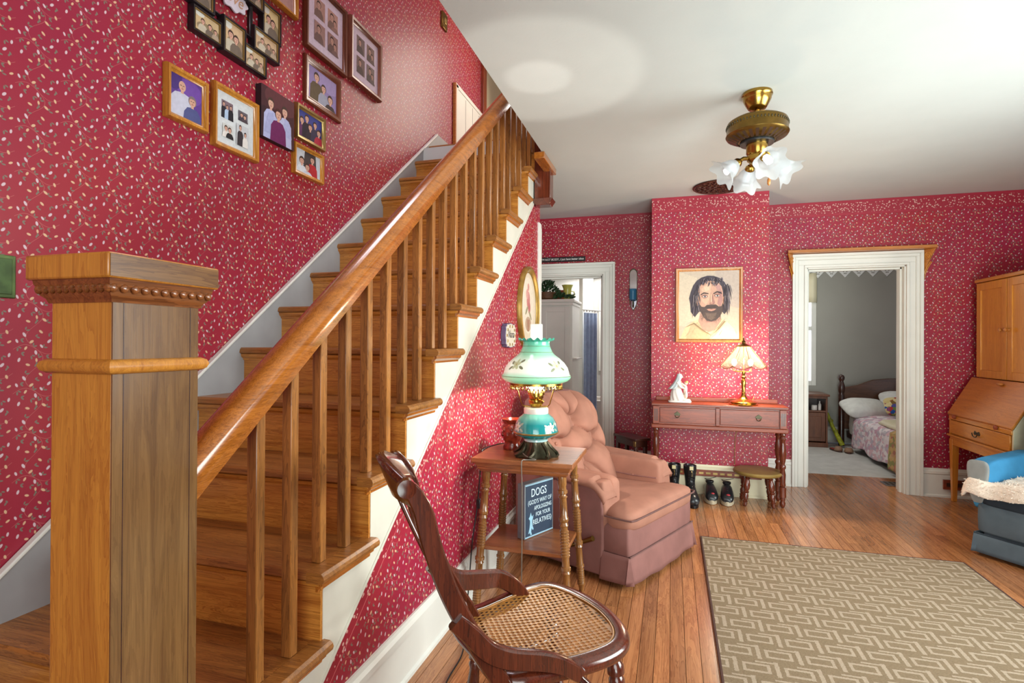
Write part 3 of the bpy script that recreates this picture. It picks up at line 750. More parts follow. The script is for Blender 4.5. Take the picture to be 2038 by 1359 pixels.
    def ruf(u, v):
        a = 2 * PI * u; r = .063 + .020 * v + .003 * v * math.cos(a * 16); z = .535 + .013 * v + .006 * v * math.cos(a * 16 + 1.5)
        return (c[0] + r * math.cos(a), c[1] + r * math.sin(a), c[2] + z)
    rf.grid(ruf, n, 4); rf.build('ruffled_rim', plain('teal_ruffle_glass', (70, 164, 142), .12), sh, smooth=True)
    for z, r in ((.375, .1632), (.514, .0643), (.486, .0765)):
        MB().lathe(c, [(r - .001, z - .0015), (r + .0008, z), (r - .001, z + .0015)], 48, cap=False).build('painted_line', plain('olive_line', (130, 130, 90), .4), sh, smooth=True)
    fm2 = [plain('petal_cream_print', (214, 220, 178), .3), plain('leaf_brown_print', (140, 142, 112), .3), plain('heart_ochre_print', (196, 178, 120), .3)]
    for a, z in ((-2.05, .432), (-.62, .425), (1.5, .43), (3.0, .43)): petals(a, z, .14, .015, fm2, sh, SP[5:12])
    # glass chimney, open at the top
    MB().lathe(c, [(.026, .298), (.040, .33), (.042, .38), (.032, .45), (.029, .52), (.029, .618)], 28, cap=False).build('glass_chimney', glassy('chimney_glass', (240, 240, 238), .62, .06, .25), t, smooth=True)
    bb = MB().puff((c[0], c[1], c[2] + .322), (.013, .013, .018), 1, 1, 14, 10).build('bulb', emis('warm_bulb', (255, 244, 224), 6), t, smooth=True)
    point('hurricane_bulb_light', (c[0], c[1], c[2] + .352), 40, (1.0, .94, .86), .007)
hurricane_lamp()
def red_vase():
    t = thing('footed_vase', 'red brown glazed footed vase with a flared rim behind the teal lamp bowl', 'vase', (-.765, 2.60, .7225))
    c = (-.765, 2.60, .7225)
    MB().lathe(c, [(.044, 0), (.046, .010), (.040, .026), (.038, .036), (.046, .050), (.050, .080), (.050, .115), (.046, .128), (.050, .136), (.056, .150), (.050, .149), (.042, .130), (.0, .06)], 32, cap=False).build('vase_body', M['red_glaze'], t, smooth=True)
    b = MB()
    for i in range(14):
        a = 2 * PI * i / 14
        b.puff((c[0] + .049 * math.cos(a), c[1] + .049 * math.sin(a), c[2] + .075 + .025 * (i % 2)), (.008, .008, .014), 1, 1, 8, 6)
    b.build('relief_band', M['red_glaze'], t, smooth=True)
red_vase()
def dogs_sign():
    t = thing('box_sign', 'grey box sign about dogs leaning inside the side table shelf', 'sign', (-.622, 2.590, .3125), math.radians(64))
    # local: front faces -y, u = +x
    W, H, D = .22, .262, .045; S_ = 1.07
    MB().box(-W/2, W/2, 0, D, 0, H).build('box_body', plain('grey_box_paint', (122, 128, 134), .6), t, world=False, bevel=.002)
    P = MB().box(-W/2 + .008, W/2 - .008, -.0012, 0.0005, .008, H - .008).build('sign_face', plain('slate_blue_face', (40, 58, 80), .5, var=.1), t, world=False)
    wm = plain('pale_letter_paint', (206, 224, 232), .5, var=.02)
    pb = plain('pale_blue_edge', (150, 186, 204), .5)
    for z in (.004, H - .010): MB().box(-W/2 + .004, W/2 - .004, -.0016, .0005, z, z + .006).build('face_border', pb, t, world=False)
    def tx(b, z, s, wd, x=0): text('lettering', b, s, wm, t, (x, -.0018, z), (1, 0, 0), (0, 0, 1), .0006, wd, world=False)
    tx('DOGS', .212, .056, .115, -.004)
    tx("(GOD'S WAY OF", .168, .030, .180, .004)
    tx('APOLOGIZING', .136, .028, .134, .026)
    tx('FOR YOUR', .104, .028, .110, .028)
    tx('RELATIVES)', .069, .034, .142, .022)
    # jumping dog silhouette
    dog = [(-.082, .095), (-.074, .104), (-.066, .122), (-.062, .108), (-.056, .100), (-.047, .108), (-.050, .092), (-.056, .080), (-.054, .060), (-.046, .040), (-.050, .034), (-.060, .046), (-.064, .030), (-.058, .014), (-.068, .014), (-.074, .030), (-.078, .022), (-.084, .024), (-.076, .046), (-.072, .070), (-.072, .084)]
    MB().prism(dog, 'Y', -.0026, -.0012).build('dog_silhouette', plain('pale_blue_dog', (150, 192, 212), .5), t, world=False)
dogs_sign()
# ------------------------------------------------------------------ cords
def cord(name, label, pts, r, m):
    # smooth the path
    P = [Vector(p) for p in pts]; out = []
    for i in range(len(P) - 1):
        p0, p1, p2, p3 = P[max(i - 1, 0)], P[i], P[i + 1], P[min(i + 2, len(P) - 1)]
        for q in range(6):
            s = q / 6; out.append(.5 * ((2 * p1) + (-p0 + p2) * s + (2 * p0 - 5 * p1 + 4 * p2 - p3) * s * s + (-p0 + 3 * p1 - 3 * p2 + p3) * s ** 3))
    out.append(P[-1])
    return tag(MB().tube(out, r, 6).build(name, m, None, origin=pts[0], smooth=True), label, 'cord')
cord('lamp_cord', 'grey lamp cord looping from the teal lamp over the table edge to the floor',
     [(-.655, 2.40, .745), (-.63, 2.372, .738), (-.585, 2.36, .728), (-.625, 2.352, .7265), (-.64, 2.333, .7265), (-.642, 2.328, .70), (-.640, 2.332, .60), (-.640, 2.336, .40), (-.645, 2.35, .20), (-.66, 2.40, .02), (-.70, 2.47, .004), (-.80, 2.50, .004)], .0028, M['wire'])
sw = cord('extension_cord', 'black cord with inline switch hanging down the wall behind the side table',
     [(-.78, 2.70, .726), (-.83, 2.66, .735), (-.89, 2.55, .7265), (-.898, 2.52, .70), (-.900, 2.50, .60), (-.905, 2.48, .46), (-.915, 2.44, .30), (-.915, 2.40, .12), (-.905, 2.34, .01), (-.85, 2.18, .005), (-.80, 2.02, .005), (-.79, 1.85, .005), (-.76, 1.72, .005), (-.70, 1.60, .005)], .003, M['black'])
MB().box(-.910, -.890, 2.475, 2.500, .445, .49).build('cord_switch', M['black'], sw, bevel=.004)

# ------------------------------------------------------------------ rocking chair (local x = forward, y = left)
def rocking_chair():
    t = thing('rocking_chair', 'dark walnut sewing rocker with caned seat and scrolled back in the foreground', 'chair', (-.35, 1.575, 0), math.radians(33))
    Z = .42; W_ = dict(world=False)
    def interp(pts, n=6):
        P = [Vector((a, b, 0)) for a, b in pts]; out = []; m = len(P)
        for i in range(m):
            p0, p1, p2, p3 = P[(i - 1) % m], P[i], P[(i + 1) % m], P[(i + 2) % m]
            for q in range(n):
                s = q / n; v = .5 * ((2 * p1) + (-p0 + p2) * s + (2 * p0 - 5 * p1 + 4 * p2 - p3) * s * s + (-p0 + 3 * p1 - 3 * p2 + p3) * s ** 3); out.append((v.x, v.y))
        return out
    inn = interp([(-.231, .079), (-.15, .127), (-.057, .174), (.032, .209), (.084, .207), (.127, .15), (.16, .065), (.173, -.014), (.164, -.098), (.125, -.155), (.039, -.184), (-.061, -.193), (-.173, -.195), (-.209, -.065)])
    def grow(pts, d):
        n = len(pts); out = []
        for i in range(n):
            a = Vector(pts[i - 1]); b = Vector(pts[(i + 1) % n]); tn = (b - a).normalized(); nn = Vector((tn.y, -tn.x))
            if nn.dot(Vector(pts[i])) < 0: nn = -nn
            out.append((pts[i][0] + nn.x * d, pts[i][1] + nn.y * d))
        return out
    # seat frame: a rounded ring
    sec = [(0, .004), (.004, .011), (.014, .013), (.034, .009), (.044, -.002), (.045, -.014), (.038, -.026), (.004, -.026)]
    b = MB(); rings = [grow(inn, d) for d, _ in sec]; n = len(inn)
    vs = []
    for i in range(n):
        for j, (d, z) in enumerate(sec): vs.append((rings[j][i][0], rings[j][i][1], Z + z))
    m = len(sec)
    b.add(vs, [(i * m + j, ((i + 1) % n) * m + j, ((i + 1) % n) * m + (j + 1) % m, i * m + (j + 1) % m) for i in range(n) for j in range(m)])
    b.build('seat_frame', M['rocker'], t, smooth=True, **W_)
    # woven cane with octagonal holes, one mesh
    def inside(x, y, poly):
        c = False; k = len(poly) - 1
        for i in range(len(poly)):
            (xi, yi), (xk, yk) = poly[i], poly[k]
            if (yi > y) != (yk > y) and x < (xk - xi) * (y - yi) / (yk - yi) + xi: c = not c
            k = i
        return c
    b = MB(); p = .0155; h = p / 2; edge = grow(inn, -.008); lim = grow(inn, .006)
    def sag(x, y): return Z + .006 - .010 * max(0, 1 - (x * x + y * y) / .035)
    N = 18
    for ix in range(-N, N):
        for iy in range(-N, N):
            cx, cy = (ix + .5) * p, (iy + .5) * p
            if not inside(cx, cy, lim): continue
            z = sag(cx, cy)
            if not inside(cx, cy, edge):
                b.add([(cx - h, cy - h, sag(cx - h, cy - h)), (cx + h, cy - h, sag(cx + h, cy - h)), (cx + h, cy + h, sag(cx + h, cy + h)), (cx - h, cy + h, sag(cx - h, cy + h))], [(0, 1, 2, 3)]); continue
            oc = [(cx + .0056 * math.cos(PI / 8 + a * PI / 4), cy + .0056 * math.sin(PI / 8 + a * PI / 4)) for a in range(8)]
            ou = [(h, h * .414), (h * .414, h), (-h * .414, h), (-h, h * .414), (-h, -h * .414), (-h * .414, -h), (h * .414, -h), (h, -h * .414)]
            co = [(h, h), (-h, h), (-h, -h), (h, -h)]
            o = [(q[0], q[1], z + .0008 * ((a // 2) % 2)) for a, q in enumerate(oc)]
            u = [(cx + q[0], cy + q[1], sag(cx + q[0], cy + q[1])) for q in ou]; cr = [(cx + q[0], cy + q[1], sag(cx + q[0], cy + q[1])) for q in co]
            fs = [(a, 8 + a, 8 + (a + 1) % 8, (a + 1) % 8) for a in range(8)]
            fs += [(8, 16, 9), (10, 17, 11), (12, 18, 13), (14, 19, 15)]
            b.add(o + u + cr, fs)
    o = b.build('cane_weave', M['cane'], t, merge=True, **W_); o['kind'] = 'stuff'
    md = o.modifiers.new('solid', 'SOLIDIFY'); md.thickness = .0016
    MB().tube([(x, y, Z + .0085) for x, y in grow(inn, -.001)] + [(grow(inn, -.001)[0][0], grow(inn, -.001)[0][1], Z + .0085)], .0028, 6).build('cane_binding', M['cane'], t, smooth=True, **W_)
    # back posts: sabre curve from scroll to foot
    path = [(-.438, .915), (-.420, .893), (-.400, .850), (-.378, .765), (-.333, .645), (-.265, .515), (-.205, .415), (-.150, .290), (-.130, .18), (-.15, .065)]
    def board(pth, wd, th, y, nm, taper=None, mat='rocker', par=None):
        """flat curved board of width wd in the xz plane and thickness th along y"""
        P = [Vector((a, 0, c)) for a, c in pth]; out = []
        for i in range(len(P) - 1):
            p0, p1, p2, p3 = P[max(i - 1, 0)], P[i], P[i + 1], P[min(i + 2, len(P) - 1)]
            for q in range(5):
                s = q / 5; out.append(.5 * ((2 * p1) + (-p0 + p2) * s + (2 * p0 - 5 * p1 + 4 * p2 - p3) * s * s + (-p0 + 3 * p1 - 3 * p2 + p3) * s ** 3))
        out.append(P[-1]); L = len(out) - 1
        ys = y if callable(y) else (lambda s, y=y: y)
        def sc(s):
            w2 = (taper(s) if taper else wd) / 2; a = th / 2
            return [(-a, -w2 * .82), (-a * .6, -w2), (a * .6, -w2), (a, -w2 * .82), (a, w2 * .82), (a * .6, w2), (-a * .6, w2), (-a, w2 * .82)]
        pts = [(v.x, ys(i / L), v.z) for i, v in enumerate(out)]
        bb = MB(); vs = []
        for i, pt in enumerate(pts):
            d = Vector(pts[min(i + 1, L)]) - Vector(pts[max(i - 1, 0)]); d.y = 0; d.normalize(); nn = Vector((-d.z, 0, d.x))
            for (a, w2) in sc(i / L): vs.append(Vector(pt) + Vector((0, a, 0)) + nn * w2)
        m2 = 8
        fs = [(i * m2 + j, i * m2 + (j + 1) % m2, (i + 1) * m2 + (j + 1) % m2, (i + 1) * m2 + j) for i in range(L) for j in range(m2)]
        fs += [tuple(range(7, -1, -1)), tuple(L * 8 + j for j in range(8))]
        bb.add(vs, fs); return bb.build(nm, M[mat], par or t, smooth=True, **W_)
    for y in (-.235, .095):
        pst = board(path, .05, .026, y, 'back_post', taper=lambda s: .034 + .016 * min(1, s * 4) - .008 * s)
        MB().lathe((-.440, y - .016, .912), [(.008, 0), (.022, .002), (.022, .030), (.008, .032)], 16, ax=(0, 1, 0)).build('scroll_end', M['rocker'], pst, smooth=True, **W_)
    # bowed crest rail and a central splat
    b = MB()
    def crest(u, v):
        y = -.222 + .304 * u; bow = math.sin(PI * u)
        return (-.432 - .062 * bow + .040 * (1 - v), y, .912 - .060 * (1 - v) + .038 * bow * v + .012 * bow)
    b.grid(crest, 18, 4); b.build('crest_rail', M['rocker'], t, smooth=True, solid=.022, **W_)
    b = MB()
    def pan(u, v):
        y = -.11 + .08 * u
        return (-.455 * v - .250 * (1 - v) - .010 * math.sin(PI * v), y, .875 * v + .470 * (1 - v))
    b.grid(pan, 6, 10); b.build('back_splat', M['rocker'], t, smooth=True, solid=.010, **W_)
    for zz, xx in ((.575, -.300), (.475, -.238)):
        MB().tube([(xx, -.23, zz), (xx - .012, -.07, zz + .004), (xx, .092, zz)], .009, 8).build('back_slat', M['rocker'], t, smooth=True, **W_)
    # arms: flat S boards dropping to the seat
    board([(-.325, .592), (-.285, .552), (-.245, .508), (-.190, .478), (-.100, .456), (-.045, .434), (.002, .402)], .05, .028, lambda s: -.245 + .015 * s, 'arm', taper=lambda s: .042 - .006 * s + .010 * math.sin(PI * s))
    board([(-.330, .592), (-.285, .545), (-.235, .512), (-.150, .495), (-.090, .480), (-.040, .445), (-.008, .405)], .05, .028, lambda s: .105 + .085 * min(1, s * 1.6), 'arm', taper=lambda s: .050 - .010 * s + .012 * math.sin(PI * s))
    # legs, rockers and stretchers
    TL = [(0, .8), (.05, 1.1), (.07, 1.25), (.10, 1.25), (.12, .8), (.16, 1.3), (.22, 1.3), (.24, .85), (.27, 1.2), (.31, 1.2), (.33, .85), (.36, 1.1), (.40, .85), (.6, 1.15), (.8, .95), (.84, 1.2), (.87, 1.2), (.90, .8), (1, .7)]
    for (x, y) in ((.150, -.125), (.080, .190)): turned_leg((x, y, Z - .022), (x + .035, y * 1.08, .050), TL, .019, M['rocker'], t, world=False)
    for (x, y) in ((-.140, -.195), (-.185, .100)): turned_leg((x, y, Z - .022), (x - .035, y * 1.03, .055), TL, .018, M['rocker'], t, world=False)
    for y in (-.20, .11):
        pts = [(-.42 + .74 * i / 16, .020 + .5 * (((-.42 + .74 * i / 16) + .02) ** 2) * .55) for i in range(17)]
        board(pts, .034, .024, (lambda s, y=y: y + (.07 if y < 0 else .09) * s), 'rocker_runner')
    for (a, c, zz) in (((.170, -.128), (.100, .196), .20), ((-.160, -.198), (-.205, .102), .22), ((-.160, -.198), (.165, -.128), .26), ((-.205, .102), (.095, .196), .26)):
        mid = ((a[0] + c[0]) / 2, (a[1] + c[1]) / 2)
        MB().tube([(a[0], a[1], zz), ((a[0] + mid[0]) / 2, (a[1] + mid[1]) / 2, zz), (mid[0], mid[1], zz), ((c[0] + mid[0]) / 2, (c[1] + mid[1]) / 2, zz), (c[0], c[1], zz)], [.007, .010, .0135, .010, .007], 10).build('stretcher', M['rocker'], t, smooth=True, **W_)
rocking_chair()

# ------------------------------------------------------------------ rose recliner (local x = forward, y = left)
def recliner():
    t = thing('recliner', 'dusty rose velvet recliner with button tufted back beside the side table', 'armchair', (-.04, 3.151, 0), math.atan2(-.419, .908))
    W_ = dict(world=False)
    # base and side panels
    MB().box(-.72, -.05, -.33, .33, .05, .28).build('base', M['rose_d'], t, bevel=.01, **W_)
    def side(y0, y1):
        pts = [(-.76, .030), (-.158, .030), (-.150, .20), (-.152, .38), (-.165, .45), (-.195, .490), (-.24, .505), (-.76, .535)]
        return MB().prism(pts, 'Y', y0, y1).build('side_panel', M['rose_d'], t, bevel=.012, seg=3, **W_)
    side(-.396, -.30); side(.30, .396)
    # padded arm tops with rolled fronts
    def armpad(sg):
        def top(u, v):
            # a pad wrapping over the arm: u along the arm, v across from the outer seam over the top to the inside
            x = -.760 + .615 * u; f = max(0, (u - .86) / .14)
            a = PI * v; yo = .348 - .058 * math.cos(PI - a) if False else .340 + .060 * math.cos(a)
            z = .480 + .050 * (1 - u) * .6 + .048 * math.sin(a) ** .6 - .07 * f * f - (.02 * math.sin(a) if f > 0 else 0)
            w = .0012 * math.sin(u * 60 + v * 4) * math.sin(a) * (.4 + f)
            return (x + .02 * f * math.sin(a) + w, sg * yo, z + w)
        MB().grid(top, 48, 12).build('arm_pad', M['rose'], t, smooth=True, solid=.012, **W_)
        def fr(p):
            q = Vector(p); q.x -= .02 * max(0, (q.z - .06) / .08); return q
        MB().puff((-.172, sg * .318, .385), (.034, .072, .135), .35, .4, 22, 16, warp=fr).build('arm_front', M['rose'], t, smooth=True, **W_)
        MB().puff((-.44, sg * .268, .43), (.30, .040, .105), .3, .25, 28, 12).build('inner_arm', M['rose'], t, smooth=True, **W_)
        for xx in (-.32, -.46): MB().puff((xx, sg * .229, .425), (.009, .006, .009), 1, 1, 10, 8).build('button', M['rose'], t, smooth=True, **W_)
        MB().tube([(-.66, sg * .229, .422), (-.46, sg * .226, .427), (-.32, sg * .226, .424), (-.16, sg * .229, .430)], .004, 6).build('tuft_seam', M['rose_d'], t, smooth=True, **W_)
    armpad(-1); armpad(1)
    # T shaped seat cushion
    def wc(p):
        q = Vector(p)
        if q.z > 0: q.z += .016 * math.cos(q.y * 4.0)
        if q.x < .12: q.y *= .66 + .34 * max(0, min(1, (q.x + .06) / .18)) if q.x > -.06 else .66
        return q
    sc = MB().puff((-.265, 0, .335), (.285, .395, .058), .38, .22, 64, 16, warp=wc).build('seat_cushion', M['rose'], t, smooth=True, **W_)
    for zz in (.352,):
        pts = [(-.14, -.398, zz), (-.02, -.398, zz), (.012, -.390, zz), (.0215, -.36, zz)] + [(.0215, -.36 + .72 * i / 20, zz) for i in range(1, 20)] + [(.0215, .36, zz), (.012, .390, zz), (-.02, .398, zz)]
        MB().tube([(p[0], p[1], p[2]) for p in pts], .005, 6).build('piping', M['seam'], sc, smooth=True, **W_)
    # footrest front: panel then pleated skirt
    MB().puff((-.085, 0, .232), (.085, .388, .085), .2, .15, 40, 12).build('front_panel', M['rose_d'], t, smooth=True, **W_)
    MB().tube([(.003, -.387, .165), (.005, 0, .165), (.003, .387, .165)], .004, 6).build('skirt_piping', M['seam'], t, smooth=True, **W_)
    b = MB()
    def skirt(u, v):
        # runs along the near side, the front and the far side
        L1, L2 = .165, .776; s = u * (2 * L1 + L2)
        fl = (1 - v) * .018
        if s < L1: p = Vector((-.165 + s + fl * 0, -.388 - fl, 0))
        elif s < L1 + L2: p = Vector((.0 + fl, -.388 + (s - L1), 0))
        else: p = Vector((-(s - L1 - L2), .388 + fl, 0))
        d = min(abs(s - L1), abs(s - L1 - L2)); q = max(0, 1 - d / .03)
        off = -.016 * q * (1 - v) if d > .006 else .012 * (1 - v)
        if L1 <= s <= L1 + L2: p.x += off + .004 * math.sin(s * 30) * (1 - v)
        else: p.y += (off + .003 * math.sin(s * 30) * (1 - v)) * (-1 if s < L1 else 1)
        p.z = .022 + .142 * v + .006 * (1 - v) * math.sin(s * 9); return p
    b.grid(skirt, 150, 6); b.build('skirt', M['rose_d'], t, smooth=True, solid=.006, **W_)
    # tufted back
    def back(u, v):
        yy = (u - .5); zz = v
        half = .330 - .05 * max(0, (v - .7) / .3) ** 2 * 1.0
        y = yy * 2 * half
        z = .34 + .60 * v - .055 * (abs(yy) * 2) ** 4 * max(0, (v - .75) / .25)
        lean = -.50 - .235 * v - .02 * v * v
        bulge = .085 * (1 - (abs(yy) * 2) ** 4) * (1 - max(0, (v - .82) / .18) ** 2 * .9)
        # button lattice with creases between neighbours
        dep = 0
        for (bu, bv) in BT:
            d2 = ((u - bu) * .63) ** 2 + ((v - bv) * .60) ** 2
            dep += .060 * math.exp(-d2 / .0010) + .030 * math.exp(-d2 / .008)
        for (a, c) in CR:
            p = Vector((u * .63, v * .60)); A = Vector((BT2[a][0] * .63, BT2[a][1] * .60)); Bq = Vector((BT2[c][0] * .63, BT2[c][1] * .60)); ab = Bq - A
            s = max(0, min(1, (p - A).dot(ab) / ab.length_squared)); d = (p - (A + ab * s)).length
            dep += .034 * math.exp(-abs(d) / .0085) + .020 * math.exp(-(d / .040) ** 2)
        return (lean + bulge + .030 - min(dep, .10) + .005 * math.sin((u - .5) * 62 * (1.3 - .5 * v)) * math.exp(-((v - .86) / .12) ** 2), y, z)
    BT = [(.5, .34), (.22, .50), (.78, .50), (.5, .68)]
    BT2 = BT + [(.5, .02), (.0, .34), (1.0, .34), (.0, .68), (1.0, .68), (.25, .99), (.5, .99), (.75, .99), (.2, .02), (.8, .02)]
    CR = [(0, 1), (0, 2), (1, 3), (2, 3), (0, 4), (1, 5), (2, 6), (1, 7), (2, 8), (3, 9), (3, 10), (3, 11), (0, 12), (0, 13)]
    b = MB(); b.grid(back, 110, 110)
    bk = b.build('tufted_back', M['rose'], t, smooth=True, **W_)
    for p in bk.data.polygons: p.use_smooth = True
    for (bu, bv) in BT:
        p = back(bu, bv); MB().puff((p[0] + .004, p[1], p[2]), (.008, .011, .011), .9, .9, 12, 8).build('button', M['rose'], bk, smooth=True, **W_)
    # shell behind the tufting
    b = MB(); N = 40
    rim = [back(i / N, 0) for i in range(N + 1)] + [back(1, j / N) for j in range(1, N + 1)] + [back(1 - i / N, 1) for i in range(1, N + 1)] + [back(0, 1 - j / N) for j in range(1, N)]
    def bk2(p): return (p[0] - .055 if p[2] > .5 else p[0] - .075, p[1] * 1.02, p[2] + (.008 if p[2] > .8 else 0))
    n = len(rim); vs = [tuple(p) for p in rim] + [bk2(p) for p in rim] + [(-.70, 0, .62)]
    b.add(vs, [(i, (i + 1) % n, n + (i + 1) % n, n + i) for i in range(n)] + [(n + i, n + (i + 1) % n, 2 * n) for i in range(n)])
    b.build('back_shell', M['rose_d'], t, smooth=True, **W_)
    # wooden lever with its escutcheon
    lv = MB().tube([(-.40, -.400, .125), (-.36, -.425, .145), (-.26, -.436, .195), (-.185, -.438, .234)], [.007, .009, .011, .014], 10).build('lever', M['brass_d'], t, smooth=True, **W_)
    MB().lathe((-.41, -.396, .118), [(.030, 0), (.030, .004), (.016, .012), (.0, .014)], 18, ax=(0, -1, 0)).build('lever_plate', M['bronze'], lv, smooth=True, **W_)
recliner()

# ------------------------------------------------------------------ console table on the chimney breast
CTZ = .772
def console():
    t = thing('console_table', 'two drawer mahogany console table with turned legs against the chimney breast', 'table', (.34, 4.66, 0))
    X0, X1, Y0, Y1 = -.150, .845, 4.545, 4.785
    bx('table_top', X0 - .008, X1 + .008, Y0 - .012, Y1, CTZ - .020, CTZ, M['mahog'], t, bevel=.004)
    bx('back_rail', X0 + .02, X1 - .03, Y1 - .018, Y1, CTZ, CTZ + .035, M['mahog'], t, bevel=.004)
    bx('case', X0 + .01, X1 - .01, Y0 + .012, Y1 - .005, .602, CTZ - .02, M['mahog'], t, bevel=.002)
    b = MB(); b.box(X0 - .008, X1 + .008, Y0 - .010, Y1, .572, .604); b.build('base_mould', M['mahog'], t, bevel=.006)
    mid = (X0 + X1) / 2
    for a, c, pull in ((X0 + .058, mid - .018, .32), (mid + .018, X1 - .058, .66)):
        d = bx('drawer', a, c, Y0 + .002, Y0 + .02, .618, .738, M['mahog'], t, bevel=.003)
        px = a + (c - a) * pull; pz = .682
        b = MB(); b.prism([(px - .026, pz + .006), (px - .012, pz + .018), (px, pz + .028), (px + .012, pz + .018), (px + .026, pz + .006), (px + .014, pz - .004), (px, pz - .008), (px - .014, pz - .004)], 'Y', Y0 - .003, Y0 + .002)
        pl_ = b.build('pull_plate', M['bronze'], d, bevel=.001)
        MB().tube([(px + .017 * math.cos(q), Y0 - .010, pz - .002 + .020 * math.sin(q)) for q in [PI * (1 + i / 12) for i in range(13)]], .003, 6).build('bail_pull', M['bronze'], pl_, smooth=True)
    for a in (X0 + .004, X1 - .052):
        s = bx('corner_stile', a, a + .048, Y0 - .002, Y0 + .014, .606, .748, M['mahog'], t, bevel=.002)
        for i in range(3): bx('flute', a + .010 + i * .011, a + .016 + i * .011, Y0 - .0035, Y0 - .001, .628, .726, M['dark'], s)
    bx('divider', mid - .015, mid + .015, Y0 - .002, Y0 + .014, .606, .748, M['mahog'], t, bevel=.003)
    LP = [(0, 1.0), (.03, 1.25), (.05, .85), (.08, 1.25), (.11, .9), (.15, .95), (.22, 1.25), (.30, 1.35), (.38, 1.0), (.42, .75), (.44, 1.15), (.47, 1.15), (.49, .8), (.56, 1.15), (.66, 1.0), (.70, 1.15), (.72, .8), (.725, 1.30), (.86, 1.30), (.865, .8), (.88, 1.05), (.91, .8), (.94, 1.1), (.97, .95), (1, .5)]
    for x in (X0 + .028, X1 - .028):
        for y in (Y0 + .022, Y1 - .030): turned_leg((x, y, .574), (x, y, .001), LP, .0195, M['mahog_z'], t)
console()
def table_lamp():
    c = (.545, 4.635, CTZ + .0008)
    t = thing('table_lamp', 'brass table lamp with scalloped glass panel shade on the console table', 'lamp', c)
    MB().lathe(c, [(.106, 0), (.108, .008), (.096, .014), (.100, .022), (.092, .028), (.060, .036), (.034, .050), (.020, .068), (.014, .090)], 40).build('base', M['brass'], t, smooth=True)
    MB().lathe(c, [(.013, .088), (.018, .094), (.014, .100), (.017, .150), (.020, .175), (.016, .195), (.011, .205), (.018, .214), (.018, .222), (.010, .230), (.014, .245), (.014, .262)], 24).build('stem', M['brass'], t, smooth=True)
    MB().tube([(c[0] - .075, c[1], c[2] + .288), (c[0] - .072, c[1], c[2] + .268), (c[0] - .04, c[1], c[2] + .262), (c[0] + .04, c[1], c[2] + .262), (c[0] + .055, c[1], c[2] + .270), (c[0] + .055, c[1], c[2] + .29)], .004, 8).build('socket_arm', M['brass'], t, smooth=True)
    MB().tube([(c[0], c[1], c[2] + .26), (c[0], c[1], c[2] + .47)], .004, 8).build('rod', M['brass'], t, smooth=True)
    gl = glassy('clear_bevelled_glass', (240, 232, 214), .87, .05, .06)
    n = 8; Rt, Rb, zt, zb = .052, .176, .462, .300
    for i in range(n):
        a0, a1 = 2 * PI * i / n + .2, 2 * PI * (i + 1) / n + .2
        def P(u, v):   # v=0 top, 1 bottom
            r = Rt + (Rb - Rt) * (v ** 1.12); z = zt + (zb - zt) * v - .022 * (1 - (2 * u - 1) ** 2) * max(0, v - .6) / .4 + .008 * v
            p0 = Vector((r * math.cos(a0), r * math.sin(a0), z)); p1 = Vector((r * math.cos(a1), r * math.sin(a1), z))
            return tuple(p0.lerp(p1, u) + Vector(c) + Vector((math.cos((a0 + a1) / 2), math.sin((a0 + a1) / 2), 0)) * .006 * (1 - (2 * u - 1) ** 2))
        pn = MB().grid(P, 6, 8).build('shade_panel', gl, t, smooth=True)
        MB().tube([P(0, v / 8) for v in range(9)], .0022, 5).tube([P(u / 8, 1) for u in range(9)], .0022, 5).build('brass_came', M['brass_d'], pn, smooth=True)
    MB().lathe(c, [(.054, .460), (.056, .466), (.030, .478), (.014, .486), (.012, .496), (.016, .500), (.006, .512), (.004, .530), (.0, .534)], 24).build('cap_finial', M['brass_d'], t, smooth=True)
    wb = emis('lamp_bulb', (255, 240, 210), 5)
    for dx, dy in ((-.070, .0), (.050, -.01)):
        MB().puff((c[0] + dx, c[1] + dy, c[2] + .335), (.020, .020, .030), 1, 1, 14, 10).build('bulb', wb, t, smooth=True)
        point('table_lamp_bulb_light', (c[0] + dx, c[1] + dy - .03, c[2] + .34), 19, (1.0, .85, .66), .02)
table_lamp()
cord('lamp_cord', 'thin pale cord dropping behind the console table toward the baseboard',
     [(.62, 4.76, CTZ + .004), (.64, 4.783, CTZ + .050), (.56, 4.793, .60), (.51, 4.794, .52), (.50, 4.794, .40), (.50, 4.794, .26)], .0025, M['gilt'])
